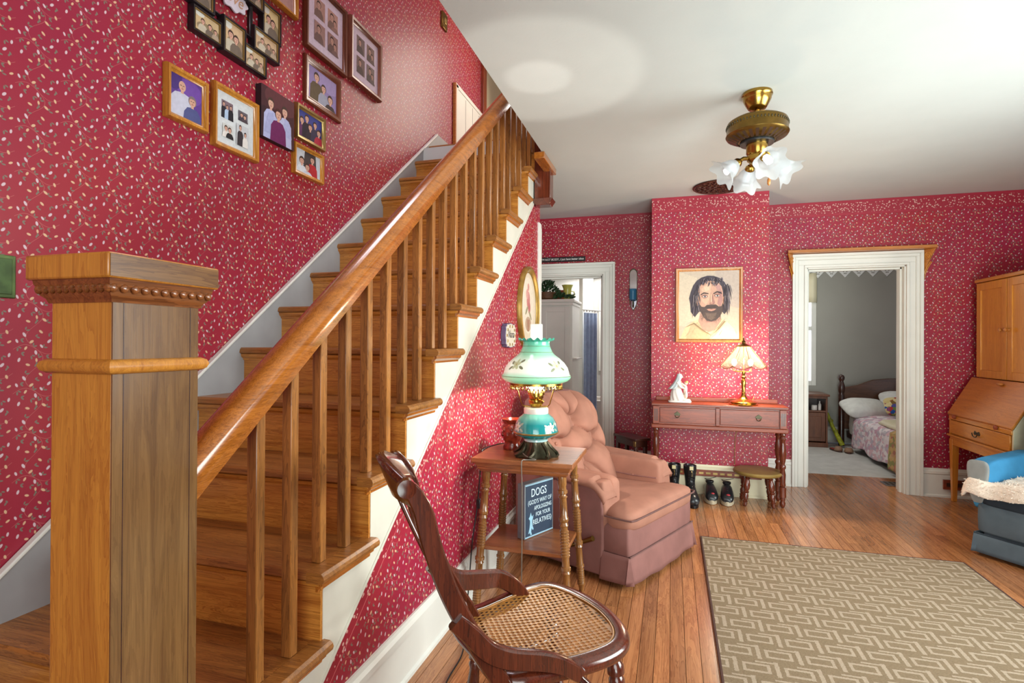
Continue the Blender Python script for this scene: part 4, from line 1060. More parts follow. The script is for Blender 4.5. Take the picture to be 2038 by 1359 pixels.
def figurine():
    c = (.062, 4.635, CTZ + .0008)
    t = thing('figurine', 'white porcelain figurine of a kneeling veiled woman holding a child', 'figurine', c)
    P = M['porcelain']
    b = MB(); b.puff((c[0], c[1], c[2] + .010), (.092, .050, .010), .4, .5, 28, 8); b.puff((c[0] + .05, c[1] - .01, c[2] + .020), (.035, .035, .012), .6, .7, 18, 8)
    b.build('plinth', P, t, smooth=True)
    # robe: a leaning draped cone with folds
    def robe(u, v):
        a = 2 * PI * u; lean = -.004 + .010 * v - .014 * math.sin(v * 2.4)
        r = .056 * (1 - v) ** .8 + .020 * v; r *= 1 + .09 * math.sin(a * 9 + v * 5) * (1 - v) + .28 * max(0, math.cos(a)) * (1 - v)
        return (c[0] - .015 + lean + r * math.cos(a), c[1] + r * .78 * math.sin(a), c[2] + .016 + .130 * v)
    body = MB().grid(robe, 48, 14).build('robe', P, t, smooth=True)
    b = MB(); b.puff((c[0] - .014, c[1], c[2] + .150), (.026, .026, .036), .9, .9, 18, 12)
    b.tube([(c[0] - .020, c[1] - .024, c[2] + .165), (c[0] + .006, c[1] - .030, c[2] + .130), (c[0] + .030, c[1] - .014, c[2] + .118)], [.012, .011, .007], 8)
    b.tube([(c[0] - .010, c[1] + .024, c[2] + .165), (c[0] + .012, c[1] + .028, c[2] + .135), (c[0] + .032, c[1] + .010, c[2] + .125)], [.012, .011, .007], 8)
    b.tube([(c[0] - .008, c[1], c[2] + .175), (c[0] - .002, c[1], c[2] + .200)], [.010, .009], 8)
    b.build('torso', P, body, smooth=True)
    hd = MB().puff((c[0] + .004, c[1], c[2] + .210), (.0155, .0145, .019), 1, 1, 16, 12, warp=lambda p: Vector((p.x + (.004 if p.x > .010 and abs(p.z) < .005 else 0), p.y, p.z))).build('head', plain('porcelain_skin', (232, 206, 190), .3), t, smooth=True)
    def veil(u, v):
        a = PI * .32 + 2 * PI * .68 * u; r = .020 + .018 * v + .004 * math.sin(u * 30) * v
        return (c[0] + .001 - .052 * v * v + r * math.cos(a), c[1] + r * .95 * math.sin(a), c[2] + .229 - .118 * v - .006 * math.cos(a) * (1 - v))
    b = MB(); b.grid(veil, 28, 10); b.puff((c[0] - .001, c[1], c[2] + .218), (.0195, .0185, .0165), 1, 1, 16, 10)
    b.build('veil', plain('pale_blue_glaze', (206, 216, 218), .25), hd, smooth=True, solid=.003)
    ch = MB()
    ch.puff((c[0] + .044, c[1], c[2] + .110), (.016, .015, .036), .9, .9, 14, 10); ch.puff((c[0] + .050, c[1] - .012, c[2] + .066), (.012, .010, .032), .9, .9, 12, 8); ch.puff((c[0] + .040, c[1] + .012, c[2] + .064), (.012, .010, .032), .9, .9, 12, 8)
    ch.tube([(c[0] + .045, c[1] - .014, c[2] + .132), (c[0] + .026, c[1] - .018, c[2] + .150), (c[0] + .014, c[1] - .012, c[2] + .160)], [.007, .006, .005], 8)
    chd = ch.build('child', plain('porcelain_child', (230, 214, 196), .3), t, smooth=True)
    MB().puff((c[0] + .050, c[1], c[2] + .160), (.0135, .0135, .015), 1, 1, 14, 10).build('child_head', plain('porcelain_skin_child', (232, 206, 188), .3), chd, smooth=True)
    MB().puff((c[0] + .053, c[1], c[2] + .166), (.0145, .0140, .012), 1, 1, 14, 10).build('child_hair', plain('porcelain_blond', (206, 176, 104), .35), chd, smooth=True)
figurine()
def frame(parent, P, u0, u1, v0, v1, w, d, m, prof=None):
    """mitred moulded frame; P(u, v, h) -> point"""
    prof = prof or [(0, 0), (0, d * .7), (w * .15, d), (w * .55, d * .92), (w * .75, d * .6), (w, d * .5), (w, 0)]
    b = MB(); c = [(u0, v0, 1, 1), (u1, v0, -1, 1), (u1, v1, -1, -1), (u0, v1, 1, -1)]
    vs = [P(u + su * a, v + sv * a, h) for (u, v, su, sv) in c for (a, h) in prof]; m2 = len(prof)
    b.add(vs, [(i * m2 + j, i * m2 + (j + 1) % m2, ((i + 1) % 4) * m2 + (j + 1) % m2, ((i + 1) % 4) * m2 + j) for i in range(4) for j in range(m2)])
    return b.build('frame', m, parent, smooth=True)
def portrait():
    u0, u1, v0, v1 = .027, .556, 1.266, 1.890
    t = thing('framed_portrait', 'painted portrait of a bearded long haired man in a gilt wood frame', 'picture', ((u0 + u1) / 2, 4.798, (v0 + v1) / 2))
    P = lambda u, v, h: (u, 4.799 - h, v)
    frame(t, P, u0, u1, v0, v1, .032, .026, wood('portrait_frame_wood', (190, 122, 56), (132, 74, 32), 'Z', .3, .3))
    a, b2, c, d = u0 + .028, u1 - .028, v0 + .028, v1 - .028
    Q = lambda u, v, h: (a + (b2 - a) * u, 4.799 - .014 - h, c + (d - c) * v)
    E = ellipse
    S = [((196, 178, 160), [(0, 0), (1, 0), (1, 1), (0, 1)]), ((208, 190, 168), [(0, .2), (.35, .15), (.3, .9), (0, 1)]), ((186, 168, 156), [(.7, .5), (1, .45), (1, 1), (.6, 1)])]
    # robe
    S += [((206, 186, 150), [(.02, 0), (.10, .16), (.24, .26), (.36, .30), (.66, .32), (.84, .24), (.97, .10), (1, 0)]), ((186, 164, 132), [(.12, 0), (.20, .20), (.32, .25), (.50, .06), (.52, 0)]), ((224, 206, 172), [(.55, 0), (.66, .10), (.80, .26), (.92, .15), (.97, 0)])]
    rr = random.Random(11)
    for i in range(16):
        x = rr.uniform(.06, .92); y = rr.uniform(.0, .18); S.append((rr.choice([(172, 150, 120), (232, 216, 184)]), [(x, y), (x + .05, y + .07), (x + .055, y + .068), (x + .012, y)]))
    # hair mass, then many strands
    S += [((78, 70, 78), [(.27, .32), (.20, .40), (.19, .52), (.17, .60), (.20, .70), (.24, .79), (.30, .86), (.38, .905), (.48, .93), (.58, .925), (.68, .89), (.76, .83), (.81, .74), (.84, .64), (.83, .52), (.81, .42), (.76, .36), (.70, .42), (.34, .40)])]
    S += [((178, 138, 124), [(.37, .40), (.69, .40), (.70, .26), (.60, .13), (.50, .10), (.40, .14), (.33, .26)]), ((150, 112, 106), [(.40, .36), (.67, .36), (.60, .25), (.48, .25)])]
    S += [((200, 156, 136), [(.32, .66), (.33, .74), (.38, .81), (.46, .85), (.56, .855), (.65, .83), (.71, .77), (.735, .68), (.735, .56), (.71, .44), (.66, .36), (.58, .305), (.50, .30), (.43, .345), (.37, .43), (.33, .54)])]
    S += [((212, 172, 148), [(.38, .74), (.46, .81), (.54, .81), (.52, .60), (.46, .50), (.39, .55)]), ((222, 186, 160), [(.42, .76), (.50, .80), (.51, .72), (.44, .70)]), ((172, 128, 122), [(.66, .74), (.72, .70), (.73, .56), (.69, .46), (.64, .52), (.66, .60)]), ((182, 140, 134), [(.60, .80), (.68, .79), (.71, .70), (.64, .71)])]
    S += [((200, 154, 130), E(.322, .545, .024, .060)), ((166, 118, 104), E(.326, .545, .012, .035)), ((190, 144, 122), E(.752, .56, .024, .062)), ((156, 110, 98), E(.748, .56, .012, .036))]
    # beard and moustache
    S += [((88, 74, 72), [(.345, .52), (.38, .475), (.43, .47), (.47, .50), (.54, .505), (.62, .505), (.665, .475), (.71, .48), (.735, .54), (.735, .42), (.69, .33), (.62, .275), (.545, .255), (.47, .27), (.41, .325), (.36, .41)]), ((112, 94, 86), [(.45, .385), (.54, .375), (.63, .385), (.61, .31), (.545, .275), (.48, .30)])]
    S += [((196, 144, 128), [(.465, .435), (.50, .443), (.545, .440), (.59, .445), (.625, .440), (.59, .418), (.545, .408), (.50, .415)]), ((128, 82, 78), [(.465, .436), (.545, .434), (.625, .440), (.545, .429)]), ((82, 68, 66), [(.43, .46), (.49, .485), (.545, .475), (.60, .487), (.66, .465), (.60, .452), (.545, .450), (.49, .450)])]
    for i in range(46):
        x = rr.uniform(.37, .72); y = rr.uniform(.30, .42) - .05 * (1 - abs(x - .545) / .18); S.append((rr.choice([(70, 58, 58), (132, 112, 98), (104, 86, 78)]), [(x, y), (x + .005, y), (x + rr.uniform(-.008, .010), y - .045)]))
    # brows, eyes, nose
    S += [((76, 62, 64), [(.365, .655), (.42, .685), (.495, .672), (.50, .658), (.42, .666), (.37, .642)]), ((76, 62, 64), [(.575, .668), (.64, .700), (.705, .685), (.722, .655), (.64, .680), (.578, .654)])]
    for ex, ey in ((.435, .622), (.642, .632)):
        S += [((158, 114, 106), E(ex, ey + .004, .052, .026)), ((216, 200, 188), E(ex, ey, .036, .0125)), ((84, 92, 104), E(ex + .003, ey + .001, .0135, .0130)), ((40, 38, 44), E(ex + .003, ey + .001, .006, .006)), ((92, 68, 66), [(ex - .042, ey + .002), (ex, ey + .018), (ex + .042, ey + .004), (ex, ey + .012)]), ((172, 128, 116), [(ex - .034, ey - .020), (ex, ey - .028), (ex + .034, ey - .020), (ex, ey - .023)])]
    S += [((164, 120, 112), [(.565, .655), (.585, .585), (.605, .535), (.585, .512), (.56, .520), (.555, .58)]), ((216, 176, 152), [(.530, .655), (.548, .655), (.556, .545), (.530, .535)]), ((150, 104, 98), [(.505, .520), (.535, .508), (.590, .512), (.60, .525), (.56, .518), (.53, .520)]), ((186, 142, 126), E(.548, .530, .022, .016))]
    # hair strands framing the face and falling to the shoulders
    for i in range(110):
        sd = rr.choice([-1, 1]); t0 = rr.random()
        if i < 44: x0 = .545 + rr.uniform(-.18, .18); y0 = .845 + rr.uniform(-.02, .06); x1 = x0 + rr.uniform(-.05, .05) + .10 * (x0 - .545); y1 = y0 - rr.uniform(.03, .075)
        else: x0 = .545 + sd * rr.uniform(.20, .31); y0 = rr.uniform(.48, .80); x1 = x0 + sd * rr.uniform(-.03, .05); y1 = y0 - rr.uniform(.08, .20)
        hc = rr.choice([(66, 58, 66), (104, 96, 106), (126, 114, 116), (88, 78, 82), (60, 52, 58)])
        S.append((hc, [(x0 - .007, y0), (x0 + .007, y0 + .004), ((x0 + x1) / 2 + .012, (y0 + y1) / 2), (x1, y1), ((x0 + x1) / 2 - .004, (y0 + y1) / 2)]))
    S += [((140, 116, 92), [(.10, .17), (.26, .22), (.40, .12), (.54, .05), (.53, .065), (.40, .14), (.26, .238)]), ((140, 116, 92), [(.54, .05), (.68, .15), (.78, .26), (.76, .262), (.67, .165)])]
    art('canvas', t, Q, S, .00004)
portrait()
def stool():
    c = (.648, 4.625, 0)
    t = thing('round_stool', 'round low stool with olive gold top and four turned legs', 'stool', c)
    MB().lathe(c, [(.10, .232), (.165, .236), (.178, .246), (.180, .256), (.172, .266), (.10, .272), (0, .273)], 40).build('seat', M['olive'], t, smooth=True)
    LP = [(0, 1.1), (.05, 1.2), (.08, .8), (.11, 1.2), (.14, .8), (.20, 1.05), (.32, 1.35), (.44, 1.2), (.50, .8), (.54, 1.2), (.58, .8), (.66, 1.1), (.76, .95), (.80, .75), (.83, 1.1), (.87, .8), (.92, .95), (1, .55)]
    for a in (.8, 2.35, 3.95, 5.45):
        turned_leg((c[0] + .115 * math.cos(a), c[1] + .105 * math.sin(a), .240), (c[0] + .150 * math.cos(a), c[1] + .135 * math.sin(a), .001), LP, .0185, M['mahog_z'], t)
stool()
def boot(x, y, ang, label):
    t = thing('work_boot', label, 'boot', (x, y, 0), ang, 'black work boots under the console')
    W_ = dict(world=False)
    # toe points to -y
    def sec(s):   # s along the path from toe to top of shaft: centre, half width, half height direction
        return None
    rings = [((0, -.150, .040), .020, .018, 0), ((0, -.140, .046), .040, .034, 0), ((0, -.110, .052), .048, .044, 0), ((0, -.060, .060), .047, .054, .1), ((0, -.010, .078), .042, .066, .35), ((0, .035, .105), .038, .070, .75), ((0, .052, .150), .037, .062, 1.2), ((0, .054, .200), .042, .062, 1.5), ((0, .056, .255), .050, .070, 1.57), ((0, .058, .285), .050, .070, 1.57), ((0, .058, .286), .043, .063, 1.57), ((0, .056, .18), .03, .045, 1.57)]
    b = MB(); n = 18; vs = []
    for (c, w2, h2, a) in rings:
        # plane rotates from vertical (normal y) to horizontal (normal z)
        e = Vector((0, -math.sin(a), math.cos(a)))
        for i in range(n):
            q = 2 * PI * i / n; p = Vector(c) + Vector((1, 0, 0)) * w2 * math.cos(q) + e * h2 * math.sin(q)
            p.z = max(p.z, .016); vs.append(p)
    b.add(vs, [(j * n + i, j * n + (i + 1) % n, (j + 1) * n + (i + 1) % n, (j + 1) * n + i) for j in range(len(rings) - 1) for i in range(n)] + [tuple(range(n))])
    b.build('upper', M['leather'], t, smooth=True, **W_)
    sp = [(.046 * math.cos(q) * (1.05 if math.sin(q) < 0 else .9), -.035 + .125 * math.sin(q)) for q in [2 * PI * i / 24 for i in range(24)]]
    MB().prism(sp, 'Z', .001, .022).build('sole', M['black'], t, bevel=.002, **W_)
    def tong(u, v): x = (u - .5) * (.05 + .012 * v); return (x, -.010 - .006 * v + .012 * (2 * u - 1) ** 2 - .0 , .20 + .105 * v - .01 * (2 * u - 1) ** 2)
    tg = MB().grid(tong, 8, 6).build('tongue', M['leather'], t, smooth=True, solid=.006, **W_)
    MB().box(-.014, .014, -.0225, -.0195, .262, .290).build('tongue_label', plain('pale_label', (206, 198, 150), .6), tg, **W_)
    MB().tube([(0, -.018, .256), (.006, -.026, .235), (.002, -.030, .215)], .0025, 6).build('lace_tag', M['gilt'], tg, smooth=True, **W_)
    b = MB()
    for i in range(6):
        z = .115 + i * .022; y = -.018 + .0 * i - .012 * max(0, 2 - i)
        b.tube([(-.026, y - .004, z), (0, y - .014, z + .008), (.026, y - .004, z + .012)], .0028, 6)
    b.build('laces', M['black'], t, smooth=True, **W_)
boot(.020, 4.50, -.05, 'black work boot with pale tongue label nearer the recliner arm')
boot(.148, 4.49, .12, 'black work boot with pale tongue label nearer the sneakers')
def sneaker(x, y, ang, label):
    t = thing('sneaker', label, 'shoe', (x, y, 0), ang, 'black sneakers under the console')
    W_ = dict(world=False)
    sp = [(.053 * math.cos(q), .010 + .132 * math.sin(q)) for q in [2 * PI * i / 28 for i in range(28)]]
    MB().prism(sp, 'Z', .001, .036).build('sole', M['sole'], t, bevel=.005, **W_)
    rings = [((0, -.118, .042), .026, .014, 0), ((0, -.104, .052), .044, .028, 0), ((0, -.06, .062), .050, .040, 0), ((0, -.01, .072), .048, .050, .1), ((0, .04, .080), .044, .054, .25), ((0, .085, .082), .042, .052, .2), ((0, .118, .078), .036, .044, 0), ((0, .130, .070), .020, .03, 0)]
    b = MB(); n = 16; vs = []
    for (c, w2, h2, a) in rings:
        for i in range(n):
            q = 2 * PI * i / n; p = Vector(c) + Vector((w2 * math.cos(q), 0, h2 * math.sin(q))); p.y -= math.sin(a) * h2 * math.sin(q); p.z = max(p.z, .028); vs.append(p)
    b.add(vs, [(j * n + i, j * n + (i + 1) % n, (j + 1) * n + (i + 1) % n, (j + 1) * n + i) for j in range(len(rings) - 1) for i in range(n)] + [tuple(range(n)), tuple((len(rings) - 1) * n + i for i in range(n))])
    b.build('upper', M['leather'], t, smooth=True, **W_)
    MB().puff((.006, -.090, .078), (.016, .012, .012), .9, .9, 12, 8).build('red_emblem', M['redtag'], t, smooth=True, **W_)
    MB().lathe((0, .065, .142), [(.030, -.01), (.033, 0), (.030, .006), (.022, .0), (.02, -.02)], 16, cap=False).build('collar', M['black'], t, smooth=True, **W_)
    b = MB()
    for i in range(5): b.tube([(-.024, -.045 + i * .02, .096 + i * .009), (0, -.047 + i * .02, .108 + i * .010), (.024, -.043 + i * .02, .098 + i * .009)], .0028, 6)
    b.tube([(-.01, .03, .150), (-.04, .05, .165), (-.02, .02, .17), (.02, .04, .175), (.05, .06, .18)], .0026, 6)
    b.build('laces', M['black'], t, smooth=True, **W_)
sneaker(.300, 4.60, .05, 'black sneaker with red emblem beside the work boots')
sneaker(.422, 4.59, -.06, 'black sneaker with red emblem nearer the round stool')
def corner_table():
    t = thing('corner_table', 'small dark stained table standing behind the recliner beside the chimney', 'table', (-.35, 4.95, 0))
    P = Vector((-.300, 4.80, 0)); e1 = Vector((-.62, .785, 0)); e2 = Vector((.785, .62, 0)); a, b2 = .35, .155
    def pt(u, v, z): q = P + e1 * u + e2 * v; return (q.x, q.y, z)
    def slab(u0, u1, v0, v1, z0, z1, nm, m): MB().hexa([pt(u0, v0, z0), pt(u1, v0, z0), pt(u1, v1, z0), pt(u0, v1, z0), pt(u0, v0, z1), pt(u1, v0, z1), pt(u1, v1, z1), pt(u0, v1, z1)]).build(nm, m, t, bevel=.003)
    slab(0, a, 0, b2, .402, .422, 'table_top', M['dark']); slab(.02, a - .02, .015, b2 - .015, .345, .402, 'apron', M['dark'])
    for u in (.02, a - .05):
        for v in (.015, b2 - .045): slab(u, u + .03, v, v + .03, .0, .346, 'leg', M['dark'])
    slab(.018, .052, .012, .020, .352, .398, 'corner_label', M['gilt'])
corner_table()

# ------------------------------------------------------------------ far wall hangings
t = thing('plank_sign', 'narrow black plank sign with white words standing on the left door casing', 'sign', (-1.04, 5.28, 2.085))
bx('plank', -1.275, -.815, 5.262, 5.282, 2.058, 2.104, M['blackfr'], t, bevel=.002)
text('lettering', "I'M NOT BOSSY...I just have better ideas", .030, plain('white_letter_paint', (232, 232, 226), .5, var=.02), t, (-1.042, 5.2612, 2.081), (1, 0, 0), (0, 0, 1), .0006, .425, shear=.2)
def sconce():
    t = thing('wall_sconce', 'oval topped mirror wall sconce with a blue glass votive cup', 'sconce', (-.357, 5.298, 1.76))
    o = [(-.357 + .037 * math.cos(q), 1.925 + .045 * math.sin(q)) for q in [PI * i / 14 for i in range(15)]] + [(-.394, 1.66), (-.388, 1.62), (-.374, 1.59), (-.357, 1.565), (-.340, 1.59), (-.326, 1.62), (-.320, 1.66)]
    MB().prism(o, 'Y', 5.284, 5.298).build('back_plate', M['bronze'], t, bevel=.002)
    o2 = [(-.357 + (x + .357) * .86, 1.76 + (z - 1.76) * .94) for x, z in o]
    MB().prism(o2, 'Y', 5.2825, 5.285).build('mirror', M['mirror'], t)
    MB().tube([(-.357, 5.285, 1.62), (-.357, 5.26, 1.60), (-.357, 5.235, 1.62), (-.357, 5.232, 1.66)], .006, 8).build('bracket', M['bronze'], t, smooth=True)
    MB().lathe((-.357, 5.232, 1.662), [(.020, 0), (.032, .006), (.034, .03), (.034, .108), (.031, .108), (.030, .03), (.018, .012)], 24, cap=False).build('votive_cup', glassy('blue_glass', (80, 150, 190), .35, .06, .3), t, smooth=True)
    MB().lathe((-.357, 5.232, 1.672), [(.024, 0), (.024, .045), (.004, .048)], 16).build('candle', M['porcelain'], t, smooth=True)
sconce()

# ------------------------------------------------------------------ stair wall hangings (plane X = SX, facing +x)
def oval_frame():
    cy, cz, ry, rz = 3.565, 1.482, .255, .290
    t = thing('oval_picture', 'tall oval gilt frame with a faded pink floral print above the lamp', 'picture', (SX + .001, cy, cz))
    b = MB(); N = 56
    prof = [(1.0, .0), (1.0, .020), (.975, .030), (.93, .032), (.90, .024), (.86, .022), (.83, .014), (.83, .0)]
    vs = [(SX + .001 + h, cy + ry * s * math.cos(2 * PI * i / N), cz + rz * (1 - (1 - s) * ry / rz) * math.sin(2 * PI * i / N)) for i in range(N) for s, h in prof]
    m = len(prof); b.add(vs, [(i * m + j, i * m + (j + 1) % m, ((i + 1) % N) * m + (j + 1) % m, ((i + 1) % N) * m + j) for i in range(N) for j in range(m)])
    b.build('frame', plain('antique_gilt', (170, 136, 66), .35, metal=.5, var=.14, nscale=20), t, smooth=True)
    Q = lambda u, v, h: (SX + .010 + h, cy + ry * .85 * (2 * u - 1), cz + rz * .87 * (2 * v - 1))
    E = ellipse
    S = [((206, 190, 168), E(.5, .5, .5, .5, 40)), ((216, 202, 184), E(.5, .55, .36, .38, 30)), ((176, 150, 128), E(.5, .3, .18, .10)), ((186, 120, 116), E(.5, .62, .10, .12)), ((202, 148, 140), E(.44, .70, .08, .07)), ((178, 104, 104), E(.56, .52, .07, .08)), ((150, 142, 112), E(.40, .48, .10, .03, 14, .6)), ((150, 142, 112), E(.62, .42, .10, .03, 14, -.6)), ((196, 138, 130), E(.5, .80, .05, .05)), ((160, 120, 100), [(.46, .2), (.54, .2), (.58, .36), (.42, .36)])]
    art('print', t, Q, S)
oval_frame()
def plaque():
    t = thing('name_plaque', 'small scalloped cream plaque with dark script beside the oval picture', 'plaque', (SX + .001, 3.075, 1.296))
    sg = lambda x: math.copysign(abs(x) ** .5, x)
    o = [(.5 + (.47 + .022 * math.cos(12 * q)) * sg(math.cos(q)), .5 + (.47 + .022 * math.cos(12 * q)) * sg(math.sin(q))) for q in [2 * PI * i / 60 for i in range(60)]]
    cy, cz, w, h = 3.085, 1.296, .22, .150
    pts = [(cy + (u - .5) * w, cz + (v - .5) * h) for u, v in o]
    MB().prism(pts, 'X', SX + .001, SX + .030).build('plaque_back', plain('violet_grey_edge', (104, 92, 122), .5), t, bevel=.002)
    pts2 = [(cy + (u - .5) * w * .94, cz + (v - .5) * h * .94) for u, v in o]
    MB().prism(pts2, 'X', SX + .029, SX + .032).build('plaque_face', plain('cream_plaque', (206, 196, 178), .5, var=.08, nscale=60), t, bevel=.001)
    b = MB(); 
    for q in range(10):
        a = 2 * PI * q / 10
        b.lathe((SX + .031, cy + .083 * math.cos(a), cz + .056 * math.sin(a)), [(.0, 0), (.010, .001), (.006, .004), (0, .005)], 8, ax=(1, 0, 0), cap=False)
    b.build('scroll_relief', M['gilt'], t, smooth=True)
    text('lettering', 'Nana', .062, plain('dark_script', (56, 50, 52), .5), t, (SX + .0325, cy, cz + .006), (0, 1, 0), (0, 0, 1), .0006, .125, shear=.35)
plaque()

# ------------------------------------------------------------------ left wall: pictures (plane X = XL, facing +x)
PX = lambda u, v, h: (XL + .001 + h, u, v)
E = ellipse
def person(cx, top, s, cloth, skin=(206, 160, 140), hair=(70, 48, 40), wide=1.0, asp=1.0, glasses=False, bald=False):
    """head-and-shoulders in unit picture space; asp = picture width / height"""
    r = s; y = top - r
    out = []
    out.append((cloth, [(cx - 2.3 * r * wide / asp, 0), (cx + 2.3 * r * wide / asp, 0), (cx + 2.1 * r * wide / asp, max(.02, y - 2.6 * r)), (cx + 1.3 * r * wide / asp, y - 1.5 * r), (cx, y - 1.15 * r), (cx - 1.3 * r * wide / asp, y - 1.5 * r), (cx - 2.1 * r * wide / asp, max(.02, y - 2.6 * r))]))
    if not bald: out.append((hair, E(cx, y + .15 * r, 1.05 * r / asp, 1.15 * r, 16)))
    out.append((skin, [(cx - .3 * r / asp, y - .8 * r), (cx + .3 * r / asp, y - .8 * r), (cx + .35 * r / asp, y - 1.4 * r), (cx - .35 * r / asp, y - 1.4 * r)]))
    out.append((skin, E(cx, y, .8 * r / asp, 1.0 * r, 18)))
    dk = tuple(int(v * .45) for v in skin)
    for sg in (-1, 1): out.append((dk, E(cx + sg * .3 * r / asp, y + .12 * r, (.22 if glasses else .12) * r / asp, .09 * r, 10)))
    out.append((tuple(int(v * .85) for v in skin), E(cx, y - .12 * r, .09 * r / asp, .22 * r, 8)))
    out.append((dk if False else (150, 84, 80), E(cx, y - .5 * r, .28 * r / asp, .09 * r, 10)))
    if not bald: out.append((hair, [(cx - .85 * r / asp, y + .3 * r), (cx - .6 * r / asp, y + 1.0 * r), (cx, y + 1.22 * r), (cx + .6 * r / asp, y + 1.0 * r), (cx + .85 * r / asp, y + .3 * r), (cx + .4 * r / asp, y + .65 * r), (cx - .4 * r / asp, y + .65 * r)]))
    return out
BG = [(0, 0), (1, 0), (1, 1), (0, 1)]
def picture(label, u0, u1, v0, v1, w, d, m, shapes, group=None, name='framed_photograph', glass=True, inset=None):
    t = thing(name, label, 'picture', (XL + .001, (u0 + u1) / 2, (v0 + v1) / 2), 0, group)
    frame(t, PX, u0, u1, v0, v1, w, d, m)
    a, b2, c, e = u0 + w * .9, u1 - w * .9, v0 + w * .9, v1 - w * .9
    art('photo', t, lambda u, v, h: (XL + .001 + d * .45 + h, a + (b2 - a) * u, c + (e - c) * v), shapes)
    return t
picture('wide gold oak frame with studio portrait of an older couple on violet', 1.648, 1.846, 2.138, 2.352, .026, .030, M['goldfr'],
        [((94, 62, 140), BG), ((112, 74, 160), E(.6, .7, .4, .3)), ((74, 50, 120), E(.1, .9, .25, .3))] + person(.36, .88, .125, (196, 196, 214), bald=True, glasses=True, asp=.92, wide=1.25) + person(.68, .60, .115, (80, 84, 134), hair=(128, 112, 112), glasses=True, asp=.92))
sm = lambda x, y, w2, h2, sh: [(c, [(x + p[0] * w2, y + p[1] * h2) for p in poly]) for c, poly in sh]
wed = [((206, 210, 212), BG)]
wed += sm(.12, .50, .30, .34, [((120, 100, 110), BG)] + person(.2, .9, .10, (34, 30, 40)) + person(.48, .78, .10, (170, 190, 216)) + person(.8, .84, .10, (30, 28, 36)))
wed += sm(.56, .60, .26, .20, [((96, 88, 96), BG)] + person(.35, .8, .16, (60, 54, 66)) + person(.68, .7, .16, (72, 60, 66)))
wed += sm(.14, .14, .26, .26, [((196, 196, 192), BG)] + person(.35, .85, .17, (220, 214, 208)) + person(.72, .8, .17, (36, 34, 36)))
wed += sm(.50, .10, .34, .42, [((190, 192, 196), BG)] + person(.32, .95, .11, (52, 46, 50)) + person(.72, .70, .10, (222, 218, 212), hair=(44, 30, 30)))
picture('pale oak frame with four wedding snapshots in one white mat', 1.876, 2.140, 2.106, 2.386, .026, .030, M['goldfr'], wed)
t = thing('canvas_print', 'frameless canvas photo of a woman in purple between two men', 'picture', (XL + .001, 2.26, 2.37))
bx('canvas_block', XL + .001, XL + .034, 2.143, 2.378, 2.245, 2.495, plain('canvas_edge', (40, 26, 34), .6), t, bevel=.002)
art('photo', t, lambda u, v, h: (XL + .0345 + h, 2.143 + .235 * u, 2.245 + .25 * v),
    [((66, 30, 36), BG), ((88, 44, 48), E(.6, .85, .5, .25)), ((50, 22, 30), E(.1, .2, .3, .4))] + person(.28, .80, .095, (172, 176, 214)) + person(.70, .78, .095, (178, 180, 212)) +
    [((160, 164, 204), [(.08, .1), (.2, .5), (.36, .55), (.34, .1)]), ((166, 170, 208), [(.66, .2), (.7, .58), (.86, .5), (.92, .2)])] + person(.50, .66, .10, (104, 26, 84), hair=(74, 36, 32), wide=1.05))
picture('small silver gold frame with a studio photo of a family of five', 2.414, 2.660, 2.336, 2.522, .024, .028, M['gilt'],
        [((44, 48, 110), BG), ((62, 66, 136), E(.5, .8, .5, .3))] + person(.16, .74, .12, (96, 50, 92), asp=1.35) + person(.36, .90, .12, (44, 34, 46), asp=1.35) + person(.50, .62, .12, (52, 40, 50), asp=1.35) + person(.70, .80, .11, (58, 50, 72), asp=1.35) + person(.86, .58, .12, (170, 40, 60), asp=1.35))
picture('small brown gold frame with a photo of three people, one in red', 2.398, 2.648, 2.144, 2.310, .023, .028, M['goldfr'],
        [((196, 200, 208), BG), ((70, 60, 60), [(.3, .3), (.36, 1), (.8, 1), (.84, .3)])] + person(.24, .66, .15, (212, 216, 224), asp=1.5) + person(.66, .86, .14, (176, 36, 44), asp=1.5, glasses=True) + person(.46, .46, .14, (196, 200, 216), asp=1.5))
picture('flat brown frame with a studio photo of three adults on lilac', 2.486, 2.818, 2.562, 2.820, .040, .022, M['brownfr'],
        [((140, 122, 168), BG), ((156, 138, 182), E(.7, .8, .4, .3))] + person(.28, .86, .12, (92, 76, 56), asp=1.3, wide=1.1) + person(.52, .64, .11, (150, 150, 166), asp=1.3, glasses=True) + person(.76, .44, .12, (62, 46, 46), asp=1.3))
def four(bgc, cols):
    s = [((206, 190, 206), BG)]
    for i, (x, y) in enumerate(((.16, .54), (.54, .54), (.16, .14), (.54, .14))):
        s += sm(x, y, .30, .32, [(cols[i], BG)] + person(.42, .85, .17, tuple(int(v * .7) for v in cols[i]), skin=(188, 146, 130), asp=.9) + (person(.7, .6, .15, tuple(int(v * .8) for v in cols[i]), skin=(186, 142, 126), asp=.9) if i % 2 else []))
    return s
picture('large rose brown frame with four tinted portraits in a lilac mat', 2.482, 2.866, 2.860, 3.262, .034, .030, M['brownfr'], four(0, [(170, 130, 118), (178, 136, 122), (160, 124, 116), (150, 112, 104)]))
picture('large pale rose frame with four dim portraits, furthest up the stairs', 2.902, 3.272, 2.882, 3.272, .036, .034, M['rosefr'], four(0, [(118, 96, 92), (128, 100, 90), (120, 94, 88), (126, 106, 100)]))
picture('orange wood frame cropped by the top of the photograph', 2.16, 2.420, 2.954, 3.32, .026, .028, M['goldfr'],
        [((196, 158, 150), BG), ((212, 180, 172), E(.4, .6, .35, .3))] + person(.5, .8, .16, (180, 140, 134), asp=.8))
